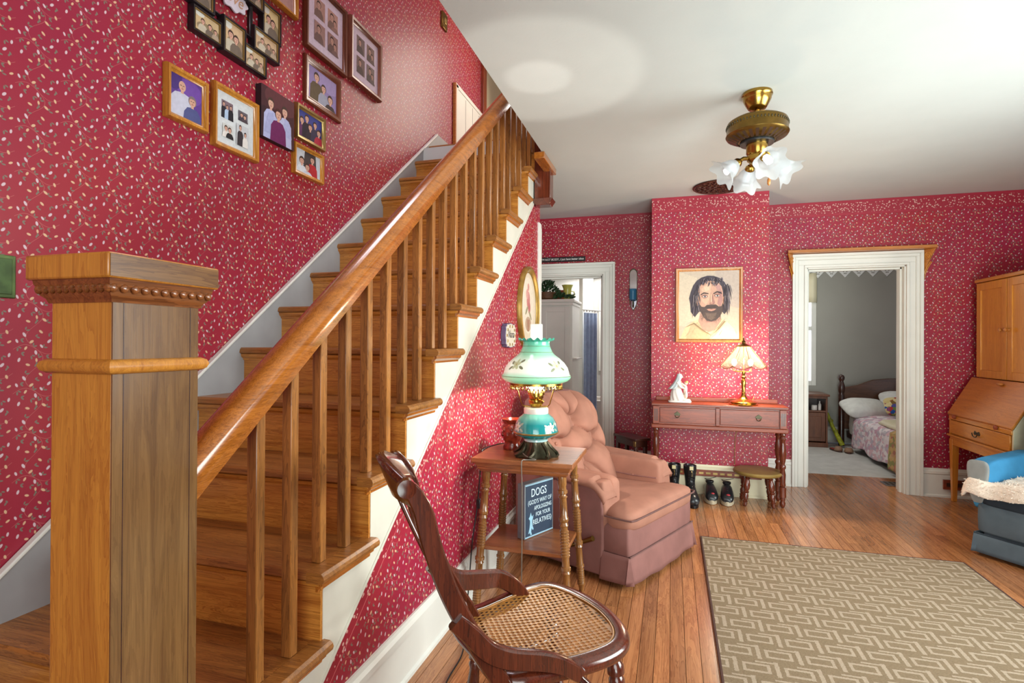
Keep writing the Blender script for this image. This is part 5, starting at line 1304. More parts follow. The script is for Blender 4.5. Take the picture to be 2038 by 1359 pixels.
def collage():
    t = thing('collage_frame', 'black multi opening collage frame with a white scalloped word plaque at its centre', 'picture', (XL + .001, 2.02, 2.72))
    fr = [(1.760, 1.914, 2.540, 2.648, .016), (1.910, 2.042, 2.530, 2.690, .024), (2.038, 2.184, 2.530, 2.640, .016), (2.092, 2.266, 2.634, 2.748, .022), (2.154, 2.284, 2.738, 2.902, .016), (1.722, 1.868, 2.652, 2.812, .020), (2.020, 2.160, 2.832, 2.955, .020)]
    browns = [(178, 154, 118), (184, 156, 124), (176, 150, 120), (180, 152, 122), (186, 164, 120), (182, 156, 132), (178, 158, 126)]
    for i, (a, b2, c, e, dd) in enumerate(fr):
        PF = lambda u, v, h, dd=dd: (XL + .001 + dd - .014 + h if h > 0 else XL + .001, u, v)
        f = frame(t, lambda u, v, h, dd=dd: (XL + .001 + (dd + h if h > .001 else 0), u, v), a, b2, c, e, .015, .016, M['blackfr'])
        g = frame(f, lambda u, v, h, dd=dd: (XL + .001 + dd + .008 + h, u, v), a + .011, b2 - .011, c + .011, e - .011, .004, .006, M['gilt'])
        wide = (b2 - a) / (e - c); bg = browns[i]
        sh = [(tuple(int(v * 1.12) for v in bg), BG), ((214, 214, 206), E(.2, .9, .2, .14)), (tuple(int(v * .8) for v in bg), E(.6, .3, .5, .3))] + person(.34, .72, .12, (190, 180, 160), asp=wide) + person(.62, .66, .12, (110, 96, 84), asp=wide) + (person(.84, .56, .10, (170, 150, 130), asp=wide) if wide > 1 else [])
        art('photo', f, lambda u, v, h, a=a, b2=b2, c=c, e=e, dd=dd: (XL + .001 + dd + .006 + h, a + .012 + (b2 - a - .024) * u, c + .012 + (e - c - .024) * v), sh)
    f = frame(t, lambda u, v, h: (XL + .001 + (.004 + h if h > .001 else 0), u, v), 1.866, 2.100, 2.682, 2.935, .014, .018, M['blackfr'])
    o = [(1.985 + (.082 + .007 * math.cos(9 * q)) * math.cos(q), 2.81 + (.058 + .006 * math.cos(9 * q)) * math.sin(q)) for q in [2 * PI * i / 54 for i in range(54)]]
    p = MB().prism(o, 'X', XL + .012, XL + .020).build('word_plaque', plain('lilac_white_plaque', (220, 212, 226), .5), t, bevel=.001)
    text('lettering', 'love', .075, plain('tan_script', (196, 150, 118), .5), p, (XL + .0205, 1.985, 2.805), (0, 1, 0), (0, 0, 1), .0006, .115, shear=.3)
collage()
t = thing('switch_plate', 'green bronze wall plate behind the newel post', 'switch plate', (XL, 1.10, 1.44))
bx('plate', XL + .001, XL + .007, 1.045, 1.155, 1.378, 1.508, plain('verdigris_brass', (92, 112, 62), .3, metal=.5, var=.2, nscale=20), t, bevel=.003)
bx('plate_bead', XL + .006, XL + .009, 1.056, 1.144, 1.389, 1.497, plain('verdigris_brass_inner', (78, 100, 56), .3, metal=.5, var=.2, nscale=20), t, bevel=.002)
bx('toggle', XL + .008, XL + .020, 1.094, 1.106, 1.43, 1.452, M['porcelain'], t, bevel=.002)
t = thing('thermostat', 'small brass plate high on the stairwell wall above the landing', 'plate', (XL, 4.35, 4.06))
bx('plate', XL + .001, XL + .020, 4.30, 4.40, 3.985, 4.125, M['brass_d'], t, bevel=.003)
bx('dial', XL + .019, XL + .028, 4.33, 4.37, 4.03, 4.08, M['gilt'], t, bevel=.003)

# ------------------------------------------------------------------ ceiling fan body (at rest no blades show) and vent rose
def fan():
    c = (.401, 2.92, 0)
    t = thing('ceiling_fan', 'brass ceiling fan motor with four frosted tulip lights hanging from the ceiling', 'fan', (.401, 2.92, ZC))
    MB().lathe(c, [(.070, 2.499), (.072, 2.486), (.066, 2.478), (.066, 2.468), (.058, 2.450), (.046, 2.428), (.040, 2.420), (.018, 2.414)], 36).build('canopy', M['brass'], t, smooth=True)
    MB().lathe(c, [(.012, 2.42), (.012, 2.37)], 16).build('downrod', M['brass'], t, smooth=True)
    mo = MB().lathe(c, [(.020, 2.382), (.050, 2.376), (.118, 2.366), (.138, 2.354), (.142, 2.345), (.142, 2.300), (.146, 2.292), (.140, 2.282), (.100, 2.262), (.075, 2.258)], 56).build('motor_housing', M['brass_d'], t, smooth=True)
    b = MB()
    for i in range(56):
        a = 2 * PI * i / 56; b.puff((c[0] + .1425 * math.cos(a), c[1] + .1425 * math.sin(a), 2.333), (.003, .003, .007), 1, 1, 6, 5)
    b.build('pierced_band', M['bronze'], mo, smooth=True)
    for i in range(26):
        a = 2 * PI * i / 26; ca, sa = math.cos(a), math.sin(a)
        def q(r, s, z): return (c[0] + r * ca - s * sa, c[1] + r * sa + s * ca, z)
        MB().hexa([q(.088, -.006, 2.2560), q(.134, -.008, 2.2788), q(.134, .008, 2.2788), q(.088, .006, 2.2560), q(.088, -.006, 2.2600), q(.134, -.008, 2.2828), q(.134, .008, 2.2828), q(.088, .006, 2.2600)]).build('vent_slot', plain('vent_shadow_brown', (58, 34, 18), .5) if i == 0 else bpy.data.materials['vent_shadow_brown'], mo)
    MB().lathe(c, [(.076, 2.262), (.080, 2.254), (.078, 2.246), (.060, 2.244)], 40).build('rotor_ring', M['black'], t, smooth=True)
    MB().lathe(c, [(.050, 2.250), (.050, 2.200), (.044, 2.190), (.046, 2.184), (.046, 2.165), (.030, 2.152), (.012, 2.146), (.006, 2.13)], 32).build('light_hub', M['brass'], t, smooth=True)
    for i in range(4):
        a = -1.35 + i * PI / 2; ca, sa = math.cos(a), math.sin(a); dn = Vector((ca * .80, sa * .80, -.62)).normalized()
        o = Vector((c[0] + .035 * ca, c[1] + .035 * sa, 2.175))
        arm = MB().tube([o, o + Vector((ca, sa, 0)) * .03, o + Vector((ca, sa, 0)) * .05 + Vector((0, 0, -.012))], .010, 10).lathe(tuple(o + Vector((ca, sa, 0)) * .046 + Vector((0, 0, -.010))), [(.014, 0), (.022, .010), (.024, .024), (.020, .026)], 20, ax=dn).build('lamp_arm', M['brass'], t, smooth=True)
        p0 = o + Vector((ca, sa, 0)) * .046 + Vector((0, 0, -.010)) + dn * .018
        e1 = dn.orthogonal().normalized(); e2 = dn.cross(e1)
        def tulip(u, v):
            q2 = 2 * PI * u; r = .020 + .026 * math.sin(min(1, v * 1.6) * PI / 2) + .030 * max(0, v - .62) ** 1.2 / .3 + .010 * math.cos(6 * q2) * max(0, v - .5) * 2
            z = .095 * v + .010 * math.cos(6 * q2) * max(0, v - .6) * 2
            return tuple(p0 + dn * z + (e1 * math.cos(q2) + e2 * math.sin(q2)) * r)
        MB().grid(tulip, 48, 14).build('tulip_shade', M['frost'], arm, smooth=True)
        MB().tube([tuple(p0 + dn * (.02 + .055 * k / 40) + (e1 * math.cos(k * .95) + e2 * math.sin(k * .95)) * .014) for k in range(41)], .0055, 6).build('spiral_bulb', M['cfl'], arm, smooth=True)
    for i, (dx, L) in enumerate(((.048, .12), (-.02, .05))):
        ch = MB().tube([(c[0] + dx, c[1] - .03, 2.19), (c[0] + dx + .002, c[1] - .03, 2.19 - L)], .0015, 5).build('pull_chain', M['brass'], t, smooth=True)
        if i == 0: MB().lathe((c[0] + dx + .002, c[1] - .03, 2.19 - L - .042), [(.002, 0), (.008, .008), (.008, .026), (.003, .042)], 12).build('chain_pull', M['honey'], ch, smooth=True)
fan()
def ceiling_vent():
    c = (.352, 4.56, 0)
    t = thing('ceiling_grille', 'round dark brown openwork grille on the ceiling near the chimney', 'vent', (c[0], c[1], ZC))
    br = plain('dark_copper_grille', (92, 48, 34), .45, metal=.3, var=.25, nscale=40)
    MB().lathe((c[0], c[1], ZC), [(.196, -.001), (.200, -.008), (.192, -.014), (.180, -.012), (.176, -.004)], 48, cap=False).build('rim', br, t, smooth=True)
    MB().lathe((c[0], c[1], ZC), [(.0, -.003), (.180, -.003)], 40, cap=False).build('backing', M['dark'], t)
    b = MB(); rr = random.Random(4)
    for ring, n in ((.035, 5), (.075, 10), (.115, 15), (.155, 20)):
        for i in range(n):
            a = 2 * PI * i / n + ring * 9; x, y = c[0] + ring * math.cos(a), c[1] + ring * math.sin(a)
            b.tube([(x + .019 * math.cos(q * PI / 4 + a) * (1 - .05 * q), y + .019 * math.sin(q * PI / 4 + a) * (1 - .05 * q), ZC - .009) for q in range(10)], .0042, 5)
    o = b.build('scrollwork', br, t, smooth=True); o['kind'] = 'stuff'
ceiling_vent()

# ------------------------------------------------------------------ area rug
def rug():
    k = NT('trellis_rug'); sp = k.n('ShaderNodeSeparateXYZ'); nn = k.n('ShaderNodeTexNoise'); nn.inputs['Scale'].default_value = 150; k.l(k.coord(), nn.inputs['Vector'])
    wv = k.n('ShaderNodeVectorMath', operation='MULTIPLY_ADD'); k.l(nn.outputs['Color'], wv.inputs[0]); wv.inputs[1].default_value = (.008, .008, 0); k.l(k.coord(), wv.inputs[2]); k.l(wv.outputs[0], sp.inputs[0])
    W, H = .150, .112
    row = k.math('FLOOR', k.math('DIVIDE', sp.outputs[1], H))
    fv = k.math('SUBTRACT', k.math('FRACT', k.math('DIVIDE', sp.outputs[1], H)), .5)
    fu = k.math('SUBTRACT', k.math('FRACT', k.math('ADD', k.math('DIVIDE', sp.outputs[0], W), k.math('MULTIPLY', row, .36))), .5)
    au = k.math('MULTIPLY', k.math('ABSOLUTE', fu), W); av = k.math('MULTIPLY', k.math('ABSOLUTE', fv), H)
    d = k.math('MAXIMUM', k.math('SUBTRACT', au, .044), k.math('SUBTRACT', av, .024))
    inner = k.math('LESS_THAN', k.math('ABSOLUTE', d), .0062)
    conn = k.math('MULTIPLY', k.math('GREATER_THAN', au, W / 2 - .008), k.math('GREATER_THAN', k.math('MULTIPLY', fv, H), -.045))
    tee = k.math('MULTIPLY', k.math('LESS_THAN', k.math('ABSOLUTE', k.math('SUBTRACT', k.math('MULTIPLY', fv, H), .045)), .005), k.math('GREATER_THAN', k.math('MULTIPLY', fu, W), .0))
    line = k.math('MAXIMUM', inner, k.math('MAXIMUM', conn, tee))
    nz = k.noise(k.coord(), 160, 3); big = k.noise(k.coord(), 2.2, 2)
    a = k.mix(nz, rgba((112, 96, 76)), rgba((144, 126, 102))); b = k.mix(nz, rgba((146, 130, 110)), rgba((180, 164, 144)))
    c = k.mix(line, a, b)
    k.base(c, .95, 0, .1); k.bump(k.math('ADD', k.math('MULTIPLY', line, .6), nz), .5, .004)
    t = thing('area_rug', 'taupe area rug with a pale interlocking rectangle pattern on the wood floor', 'rug', (.9, 2.1, 0))
    bx('pile', .19, 1.60, .60, 3.70, .0005, .010, k.m, t)
    for (a1, b1, c1, d1) in ((.180, .190, .59, 3.71), (1.60, 1.61, .59, 3.71), (.19, 1.60, 3.70, 3.71), (.19, 1.60, .59, .60)):
        bx('binding', a1, b1, c1, d1, .0005, .011, plain('rug_binding', (74, 44, 36), .8) if a1 == .180 else bpy.data.materials['rug_binding'], t, bevel=.002)
rug()

# ------------------------------------------------------------------ slant front desk with hutch by the right wall
def desk():
    t = thing('secretary_desk', 'honey maple slant front desk with two door hutch against the right wall', 'desk', (2.45, 4.78, 0))
    XF, XB, Y0, Y1 = 2.150, 2.735, 4.345, 5.205
    for y in (Y0 + .002, Y1 - .052):
        for x in (XF + .002, XB - .052):
            MB().hexa([(x + .010, y + .010, 0.001), (x + .040, y + .010, .001), (x + .040, y + .040, .001), (x + .010, y + .040, .001), (x, y, .50), (x + .05, y, .50), (x + .05, y + .05, .50), (x, y + .05, .50)]).build('leg', M['maple'], t, bevel=.002)
    bx('apron', XF + .006, XB - .006, Y0 + .006, Y1 - .006, .455, .525, M['maple_y'], t, bevel=.002)
    bx('waist_mould', XF - .010, XB, Y0 - .010, Y1 + .010, .525, .540, M['maple_y'], t, bevel=.003)
    # case sides follow the slant
    side = [(XF + .004, .540), (XB, .540), (XB, .985), (2.315, .985), (XF + .004, .690)]
    for nm, a, b, m in (('case_side', Y0, Y0 + .018, plain('lit_side_maple', (196, 190, 160), .4)), ('case_side', Y1 - .018, Y1, M['maple'])):  # near side's paleness is the light on it, put into the colour
        MB().prism([(x, z) for x, z in side], 'Y', a, b).build(nm, m, t, bevel=.002)
    bx('case_back', XF + .02, XB, Y0 + .018, Y1 - .018, .540, .66, M['maple_y'], t)
    d = bx('drawer', XF - .002, XF + .02, Y0 + .03, Y1 - .03, .550, .655, M['maple_y'], t, bevel=.003)
    cy = (Y0 + Y1) / 2
    pl_ = MB().prism([(cy - .045, .600), (cy - .03, .622), (cy, .612), (cy + .03, .622), (cy + .045, .600), (cy + .03, .590), (cy, .598), (cy - .03, .590)], 'X', XF - .005, XF - .001).build('pull_plate', M['bronze'], d, bevel=.001)
    MB().tube([(XF - .018, cy + .036 * math.cos(q), .606 + .028 * math.sin(q)) for q in [PI * (1 + i / 12) for i in range(13)]], .004, 6).build('bail_pull', M['bronze'], pl_, smooth=True)
    bx('lip_rail', XF - .004, XF + .02, Y0 + .012, Y1 - .012, .660, .692, M['maple_y'], t, bevel=.003)
    for y in (Y0 + .17, Y1 - .12): MB().lathe((XF - .008, y, .688), [(.016, 0), (.016, .012), (.010, .016)], 14, ax=(-1, 0, 0)).build('lid_rest', M['mahog'], t, smooth=True)
    sl = MB().hexa([(XF, Y0, .690), (2.315, Y0, .985), (2.315, Y1, .985), (XF, Y1, .690), (XF - .010, Y0, .704), (2.305, Y0, .999), (2.305, Y1, .999), (XF - .010, Y1, .704)]).build('slant_lid', wood('maple_slant', (190, 116, 40), (160, 92, 28), 'Y', .35, .2, pores=.1), t, bevel=.003)
    MB().puff((2.275, cy - .02, .972), (.014, .035, .010), .8, .8, 12, 8).build('lid_knob', M['honey'], sl, smooth=True)
    # hutch
    HX, ZB, ZT = 2.320, .998, 1.745
    bx('hutch_case', HX + .018, XB, Y0 + .002, Y1 - .03, ZB, ZT, M['maple'], t, bevel=.002)
    bx('hutch_cornice', HX - .008, XB, Y0 - .008, Y1 - .018, ZT, ZT + .028, M['maple_y'], t, bevel=.006)
    ym = 4.765
    for a, b, ky in ((Y0 + .006, ym - .004, ym - .035), (ym + .004, Y1 - .035, ym + .035)):
        dr = MB(); w = .058
        dr.box(HX, HX + .018, a, a + w, ZB + .005, ZT - .005); dr.box(HX, HX + .018, b - w, b, ZB + .005, ZT - .005)
        dr.box(HX, HX + .018, a + w, b - w, ZB + .005, ZB + .005 + w); dr.box(HX, HX + .018, a + w, b - w, ZT - .005 - w, ZT - .005)
        o = dr.build('door', M['maple'], t, bevel=.002)
        bx('door_panel', HX + .008, HX + .016, a + w - .002, b - w + .002, ZB + w, ZT - w, M['maple'], o)
        MB().lathe((HX, ky, 1.365), [(.008, 0), (.007, .012), (.016, .020), (.017, .028), (.010, .034), (0, .035)], 16, ax=(-1, 0, 0)).build('knob', M['honey'], o, smooth=True)
desk()

# ------------------------------------------------------------------ blue armchair with fleece throw (local x = forward, y = left)
def blue_chair():
    loc = (1.985, 3.612, 0); rot = math.atan2(-.59, -.80)
    t = thing('blue_armchair', 'slate blue velvet skirted armchair cut off by the right edge', 'armchair', loc, rot)
    W_ = dict(world=False)
    MB().box(-.56, -.03, -.36, .36, .04, .28).build('base', M['slate'], t, bevel=.01, **W_)
    MB().puff((-.30, 0, .225), (.305, .39, .092), .14, .12, 48, 12).build('front_panel', M['slate'], t, smooth=True, **W_)
    MB().tube([(.006, -.388, .128), (.008, 0, .130), (.006, .388, .128)], .004, 6).build('skirt_piping', M['slate_d'], t, smooth=True, **W_)
    b = MB()
    def skirt(u, v):
        L1, L2 = .58, .78; s = u * (2 * L1 + L2); fl = (1 - v) * .016
        if s < L1: p = Vector((-L1 + s, -.390 - fl, 0))
        elif s < L1 + L2: p = Vector((.004 + fl, -.390 + (s - L1), 0))
        else: p = Vector((-(s - L1 - L2), .390 + fl, 0))
        d = min(abs(s - L1), abs(s - L1 - L2)); q = max(0, 1 - d / .025)
        off = (-.014 * q if d > .006 else .012) * (1 - v)
        if L1 <= s <= L1 + L2: p.x += off
        else: p.y += off * (-1 if s < L1 else 1)
        p.z = .020 + .112 * v; return p
    b.grid(skirt, 120, 5); b.build('skirt', M['slate'], t, smooth=True, solid=.006, **W_)
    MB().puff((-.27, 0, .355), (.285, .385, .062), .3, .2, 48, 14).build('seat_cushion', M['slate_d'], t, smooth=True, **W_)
    for sg in (-1, 1):
        MB().puff((-.29, sg * .366, .425), (.285, .046, .152), .30, .22, 36, 16, warp=lambda p, sg=sg: Vector((p.x, p.y * (1 + .35 * max(0, p.z) / .15) + sg * .012 * max(0, p.z) / .15, p.z - .018 * (p.x / .28)))).build('arm', M['blue'], t, smooth=True, **W_)
        MB().puff((-.004, sg * .374, .435), (.014, .050, .128), .5, .45, 20, 14, warp=lambda p: Vector((p.x, p.y * (1 + .3 * p.z / .128), p.z))).build('arm_front', plain('taupe_arm_front_%d' % (sg + 1), (134, 136, 134), .8), t, smooth=True, **W_)
    bq = Matrix.Rotation(math.radians(-9), 3, 'Y')
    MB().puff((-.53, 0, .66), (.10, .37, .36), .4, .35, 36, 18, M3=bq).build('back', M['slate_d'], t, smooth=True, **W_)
    return loc, rot
bl, br_ = blue_chair()
def throw():
    t = thing('fleece_throw', 'cream fleece throw spread over the seat of the blue armchair', 'blanket', (bl[0], bl[1], .42), br_)
    rr = random.Random(9)
    def f(u, v):
        y = -.43 + .86 * u; s = v
        if s < .75: y *= .72 + .28 * max(0, (s / .75 - .955) / .045)
        if s < .75: x, z = -.40 + .414 * (s / .75), .020 + .012 * math.sin(y * 23 + s * 7) * .6
        else:
            a = (s - .75) / .25; x = .014 + .026 * math.sin(a * PI / 2) + .006 * math.sin(y * 31); z = .020 - .075 * a - .010 * math.sin(y * 17)
        e = max(0, abs(u - .5) * 2 - .93) / .07; z -= .035 * e * e
        return (x, y, z + .004 * math.sin(x * 60) * math.sin(y * 47))
    b = MB(); b.grid(f, 96, 60)
    o = b.build('fleece', M['fur'], t, smooth=True, solid=.022, world=False)
    # short pile tufts along the surface, one mesh
    b = MB()
    for i in range(2600):
        u, v = rr.random(), rr.random() ** .55; p = Vector(f(u, v)); q = Vector(f(min(1, u + .01), v)) - p; r2 = Vector(f(u, min(1, v + .01))) - p
        n = q.cross(r2); n = n.normalized() if n.length > 1e-9 else Vector((0, 0, 1))
        if v < .75 and n.z < 0: n = -n
        if v >= .75 and n.x < 0: n = -n
        base = p + n * .009; tip = base + n * rr.uniform(.006, .014) + Vector((rr.uniform(-.006, .006), rr.uniform(-.006, .006), -.002)); sd = Vector((rr.uniform(-1, 1), rr.uniform(-1, 1), rr.uniform(-1, 1))).normalized() * .004
        b.add([base - sd, base + sd, tip], [(0, 1, 2)])
    o2 = b.build('fleece_pile', M['fur'], t, world=False); o2['kind'] = 'stuff'
throw()

# ------------------------------------------------------------------ bedroom seen through the right doorway
def bedroom():
    struct(bx('floor', .55, 4.2, YF + .2, 8.0, -.06, -.012, M['floorw']))
    struct(bx('ceiling', .4, 4.2, YF + .171, 8.0, 2.36, 2.45, M['white']))
    struct(bx('wall_bedroom_right', 4.1, 4.2, YF + .171, 8.0, 0, 2.36, M['greyw'])); struct(bx('wall_bedroom_left', .45, .55, YF + .171, 8.0, 0, 2.36, M['greyw']))
    b = MB(); YB = 7.85; b.box(1.80, 4.2, YB, 8.0, 0, 2.36); b.box(.55, 1.0, YB, 8.0, 0, 2.36); b.box(1.0, 1.80, YB, 8.0, 0, .72); b.box(1.0, 1.80, YB, 8.0, 2.2, 2.36)
    struct(b.build('wall_bedroom_far', M['greyw']))
    w = struct(bx('window_2', 1.0, 1.80, YB + .06, YB + .08, .72, 2.2, M['daylight']))
    for (a, b2, c, d) in ((1.0, 1.06, .72, 2.2), (1.745, 1.80, .72, 2.2), (1.06, 1.745, .72, .78), (1.06, 1.745, 2.14, 2.2), (1.06, 1.745, 1.44, 1.49)): bx('window_frame', a, b2, YB + .02, YB + .06, c, d, M['white'], w, bevel=.003)
    def cur(u, v): x = 1.0 + .80 * u; return (x, YB - .015 + .012 * math.sin(x * 60), 1.80 + .38 * v)
    tag(MB().grid(cur, 60, 4).build('window_valance', M['cream'], None, (1.4, YB, 1.8), smooth=True, solid=.004), 'cream fringed valance on the bedroom window behind the door casing', 'curtain')
    baseboard('baseboard_bedroom', 'X', 1.8, 4.1, YB, .2, M['white'], -1)
    # lace border under the ceiling
    t = thing('lace_border', 'white lace wall border below the bedroom ceiling', 'border', (2.4, YB, 2.2))
    bx('band', 1.0, 4.1, YB - .008, YB - .001, 2.20, 2.36, plain('lace_white', (232, 230, 226), .7), t)
    for i in range(17):
        x = 1.5 + i * .155
        p = MB().prism([(x - .075, 2.20), (x, 2.115), (x + .075, 2.20)], 'Y', YB - .008, YB - .002).build('lace_point', bpy.data.materials['lace_white'], t)
        b = MB()
        for q in range(6): a = q * PI / 3; b.prism([(x + .018 * math.cos(a) + .009 * math.cos(s), 2.19 + .035 * math.sin(a) * .8 + .009 * math.sin(s)) for s in [j * PI / 3 for j in range(6)]], 'Y', YB - .0095, YB - .008)
        b.build('lace_holes', M['greyw'], p)
    tag(bx('bedroom_rug', .95, 2.95, 5.89, 7.56, -.0115, .004, M['rugbed'], None, bevel=.003), 'pale grey woven rug on the bedroom floor beside the bed', 'rug')
    # bed
    t = thing('bed', 'low wooden bed with arched headboard in the bedroom', 'bed', (2.75, 6.7, 0))
    MB().lathe((2.045, 7.70, 0), [(.034, -.01), (.034, .62), (.026, .64), (.036, .67), (.038, .74), (.026, .78), (.022, .795), (.034, .82), (.036, .845), (.026, .87), (.0, .88)], 18).build('bed_post', M['dark'], t, smooth=True)
    MB().lathe((3.50, 7.70, 0), [(.034, -.01), (.034, .62), (.026, .64), (.036, .67), (.038, .74), (.026, .78), (.022, .795), (.034, .82), (.036, .845), (.026, .87), (.0, .88)], 18).build('bed_post', M['dark'], t, smooth=True)
    top = [(2.07, .72), (2.22, .75), (2.38, .82), (2.55, .84), (2.77, .845), (3.0, .84), (3.17, .82), (3.33, .75), (3.48, .72)]
    MB().prism([(2.07, .20)] + top + [(3.48, .20)], 'Y', 7.685, 7.72).build('headboard', wood('bed_walnut', (98, 62, 40), (64, 38, 26), 'X', .35, .2), t, bevel=.006)
    bx('side_rail', 2.10, 3.46, 5.72, 7.68, .10, .18, M['dark'], t, bevel=.004)
    for x in (2.13, 3.40): bx('bed_leg', x, x + .05, 5.75, 5.80, -.012, .10, M['dark'], t)
    MB().puff((2.78, 6.70, .27), (.70, .98, .13), .2, .15, 40, 10).build('mattress', M['porcelain'], t, smooth=True)
    # quilt with patchwork
    k = NT('patchwork_quilt'); vo = k.n('ShaderNodeTexVoronoi'); vo.inputs['Scale'].default_value = 24; k.l(k.mapping(k.coord(), (1, .8, 1.3), (0, 0, 0), (.3, .2, .4)), vo.inputs['Vector'])
    cs = k.n('ShaderNodeSeparateColor'); k.l(vo.outputs['Color'], cs.inputs[0])
    c = k.ramp(cs.outputs[0], [(0, rgba((232, 220, 224))), (.22, rgba((186, 120, 150))), (.4, rgba((222, 206, 212))), (.58, rgba((168, 150, 170))), (.75, rgba((214, 160, 170))), (.9, rgba((178, 176, 184)))])
    k.t.nodes[-1].color_ramp.interpolation = 'CONSTANT' if k.t.nodes[-1].bl_idname == 'ShaderNodeValToRGB' else 'LINEAR' if False else 'CONSTANT'
    k.base(k.mix(k.math('MULTIPLY', k.noise(k.coord(), 60), .6), c, rgba((236, 226, 228))), .85, 0, .1); quilt = k.m
    def q(u, v):
        y = 5.70 + 1.55 * u; s = v
        if s < .42: a = s / .42; x = 2.025 + .03 * a + .012 * math.sin(y * 14) * (1 - a); z = .075 + .06 * (1 - u) * 0 + .30 * a - .02 * math.sin(y * 9) * (1 - a)
        else: a = (s - .42) / .58; x = 2.06 + 1.40 * a; z = .385 + .045 * math.sin(min(1, a * 6) * PI / 2) + .006 * math.sin(x * 20) * math.sin(y * 17)
        return (x, y, z)
    tag(MB().grid(q, 50, 40).build('patchwork_quilt', quilt, None, (2.7, 6.5, .4), smooth=True, solid=.012), 'pink and white patchwork quilt hanging over the near side of the bed', 'quilt')
    k = NT('floral_throw'); vo = k.n('ShaderNodeTexVoronoi'); vo.inputs['Scale'].default_value = 28; k.l(k.coord(), vo.inputs['Vector']); cs = k.n('ShaderNodeSeparateColor'); k.l(vo.outputs['Color'], cs.inputs[0])
    k.base(k.ramp(cs.outputs[1], [(0.1, rgba((196, 160, 104))), (.45, rgba((206, 176, 130))), (.6, rgba((190, 110, 110))), (.85, rgba((150, 150, 100)))]), .9, 0, .1)
    def q2(u, v):
        y = 5.66 + .36 * u + .12 * v; s = v
        if s < .55: a = s / .55; x = 2.005 + .03 * a + .008 * math.sin(y * 30); z = .06 + .345 * a
        else: a = (s - .55) / .45; x = 2.035 + .75 * a; z = .412 + .04 * min(1, a * 4)
        return (x, y, z)
    tag(MB().grid(q2, 20, 24).build('floral_throw', k.m, None, (2.2, 5.8, .4), smooth=True, solid=.01), 'tan floral throw over the foot of the bed beside the door casing', 'blanket')
    def q3(u, v): return (2.10 + .75 * v, 6.10 + .50 * u, .452 + .012 * math.sin(u * 9) * math.sin(v * 7) + (-.03 if v < .02 else 0))
    tag(MB().grid(q3, 16, 16).build('folded_blanket', M['cream'], None, (2.5, 6.3, .45), smooth=True, solid=.02), 'folded cream blanket lying on the patchwork quilt', 'blanket')
    def pil(nm, c, d, rz, ry, m, lab):
        M3 = Matrix.Rotation(rz, 3, 'Z') @ Matrix.Rotation(ry, 3, 'X')
        tag(MB().puff((0, 0, 0), d, .75, .35, 32, 14, M3=M3, warp=lambda p: Vector((p.x, p.y, p.z * (1.15 - .6 * (abs(p.x) / d[0]) ** 3) * (1 + .05 * math.sin(p.x * 40))))).build(nm, m, None, smooth=True), lab, 'pillow').location = c
    pil('pillow', (2.20, 7.34, .50), (.25, .17, .085), .12, .35, plain('white_pillowcase', (226, 226, 220), .8), 'long white pillow hanging over the side of the bed')
    pil('pillow', (2.66, 7.54, .57), (.24, .16, .075), .0, .6, plain('white_pillowcase_b', (230, 230, 226), .8), 'upright white pillow leaning on the headboard')
    k = NT('floral_cushion'); vo = k.n('ShaderNodeTexVoronoi'); vo.inputs['Scale'].default_value = 26; k.l(k.coord(), vo.inputs['Vector']); cs = k.n('ShaderNodeSeparateColor'); k.l(vo.outputs['Color'], cs.inputs[0])
    k.base(k.ramp(cs.outputs[0], [(.1, rgba((222, 206, 160))), (.45, rgba((210, 190, 130))), (.6, rgba((90, 120, 60))), (.75, rgba((180, 60, 60))), (.9, rgba((50, 90, 160)))]), .8, 0, .1)
    pil('throw_pillow', (2.47, 7.04, .56), (.17, .12, .06), -.05, .75, k.m, 'small floral print cushion on the bed')
    k = NT('blue_print_cushion'); vo = k.n('ShaderNodeTexVoronoi'); vo.inputs['Scale'].default_value = 22; k.l(k.coord(), vo.inputs['Vector']); cs = k.n('ShaderNodeSeparateColor'); k.l(vo.outputs['Color'], cs.inputs[0])
    k.base(k.ramp(cs.outputs[0], [(.2, rgba((96, 116, 176))), (.5, rgba((70, 84, 150))), (.7, rgba((196, 200, 220))), (.9, rgba((170, 110, 140)))]), .8, 0, .1)
    pil('throw_pillow', (2.92, 7.28, .64), (.17, .16, .07), .15, 1.1, k.m, 'blue print cushion partly hidden by the door casing')
    # nightstand
    t = thing('nightstand', 'brown wooden nightstand with open shelf beside the bed', 'nightstand', (1.62, 7.55, 0))
    wn = wood('nightstand_wood', (120, 72, 46), (84, 46, 30), 'Z', .35, .2)
    bx('table_top', 1.40, 1.835, 7.36, 7.83, .622, .648, wn, t, bevel=.006)
    for x in (1.42, 1.795): bx('side_panel', x, x + .02, 7.38, 7.82, .0045, .622, wn, t, bevel=.002)
    bx('shelf', 1.44, 1.795, 7.39, 7.82, .43, .448, wn, t); bx('back_panel', 1.44, 1.795, 7.80, 7.815, .06, .62, M['dark'], t)
    bx('rail', 1.44, 1.795, 7.38, 7.40, .595, .622, wn, t, bevel=.002)
    d = bx('door', 1.445, 1.79, 7.378, 7.396, .075, .425, wn, t, bevel=.004)
    bx('door_panel', 1.49, 1.745, 7.372, 7.380, .12, .38, wn, d, bevel=.006)
    bx('plinth', 1.415, 1.82, 7.372, 7.82, .0045, .06, wn, t, bevel=.004)
    tag(MB().lathe((1.745, 7.46, .449), [(.016, 0), (.018, .01), (.018, .07), (.008, .085), (.007, .11), (.0, .112)], 16).build('lotion_bottle', M['porcelain'], None, (1.745, 7.46, .449), smooth=True), 'small white bottle on the nightstand shelf', 'bottle')
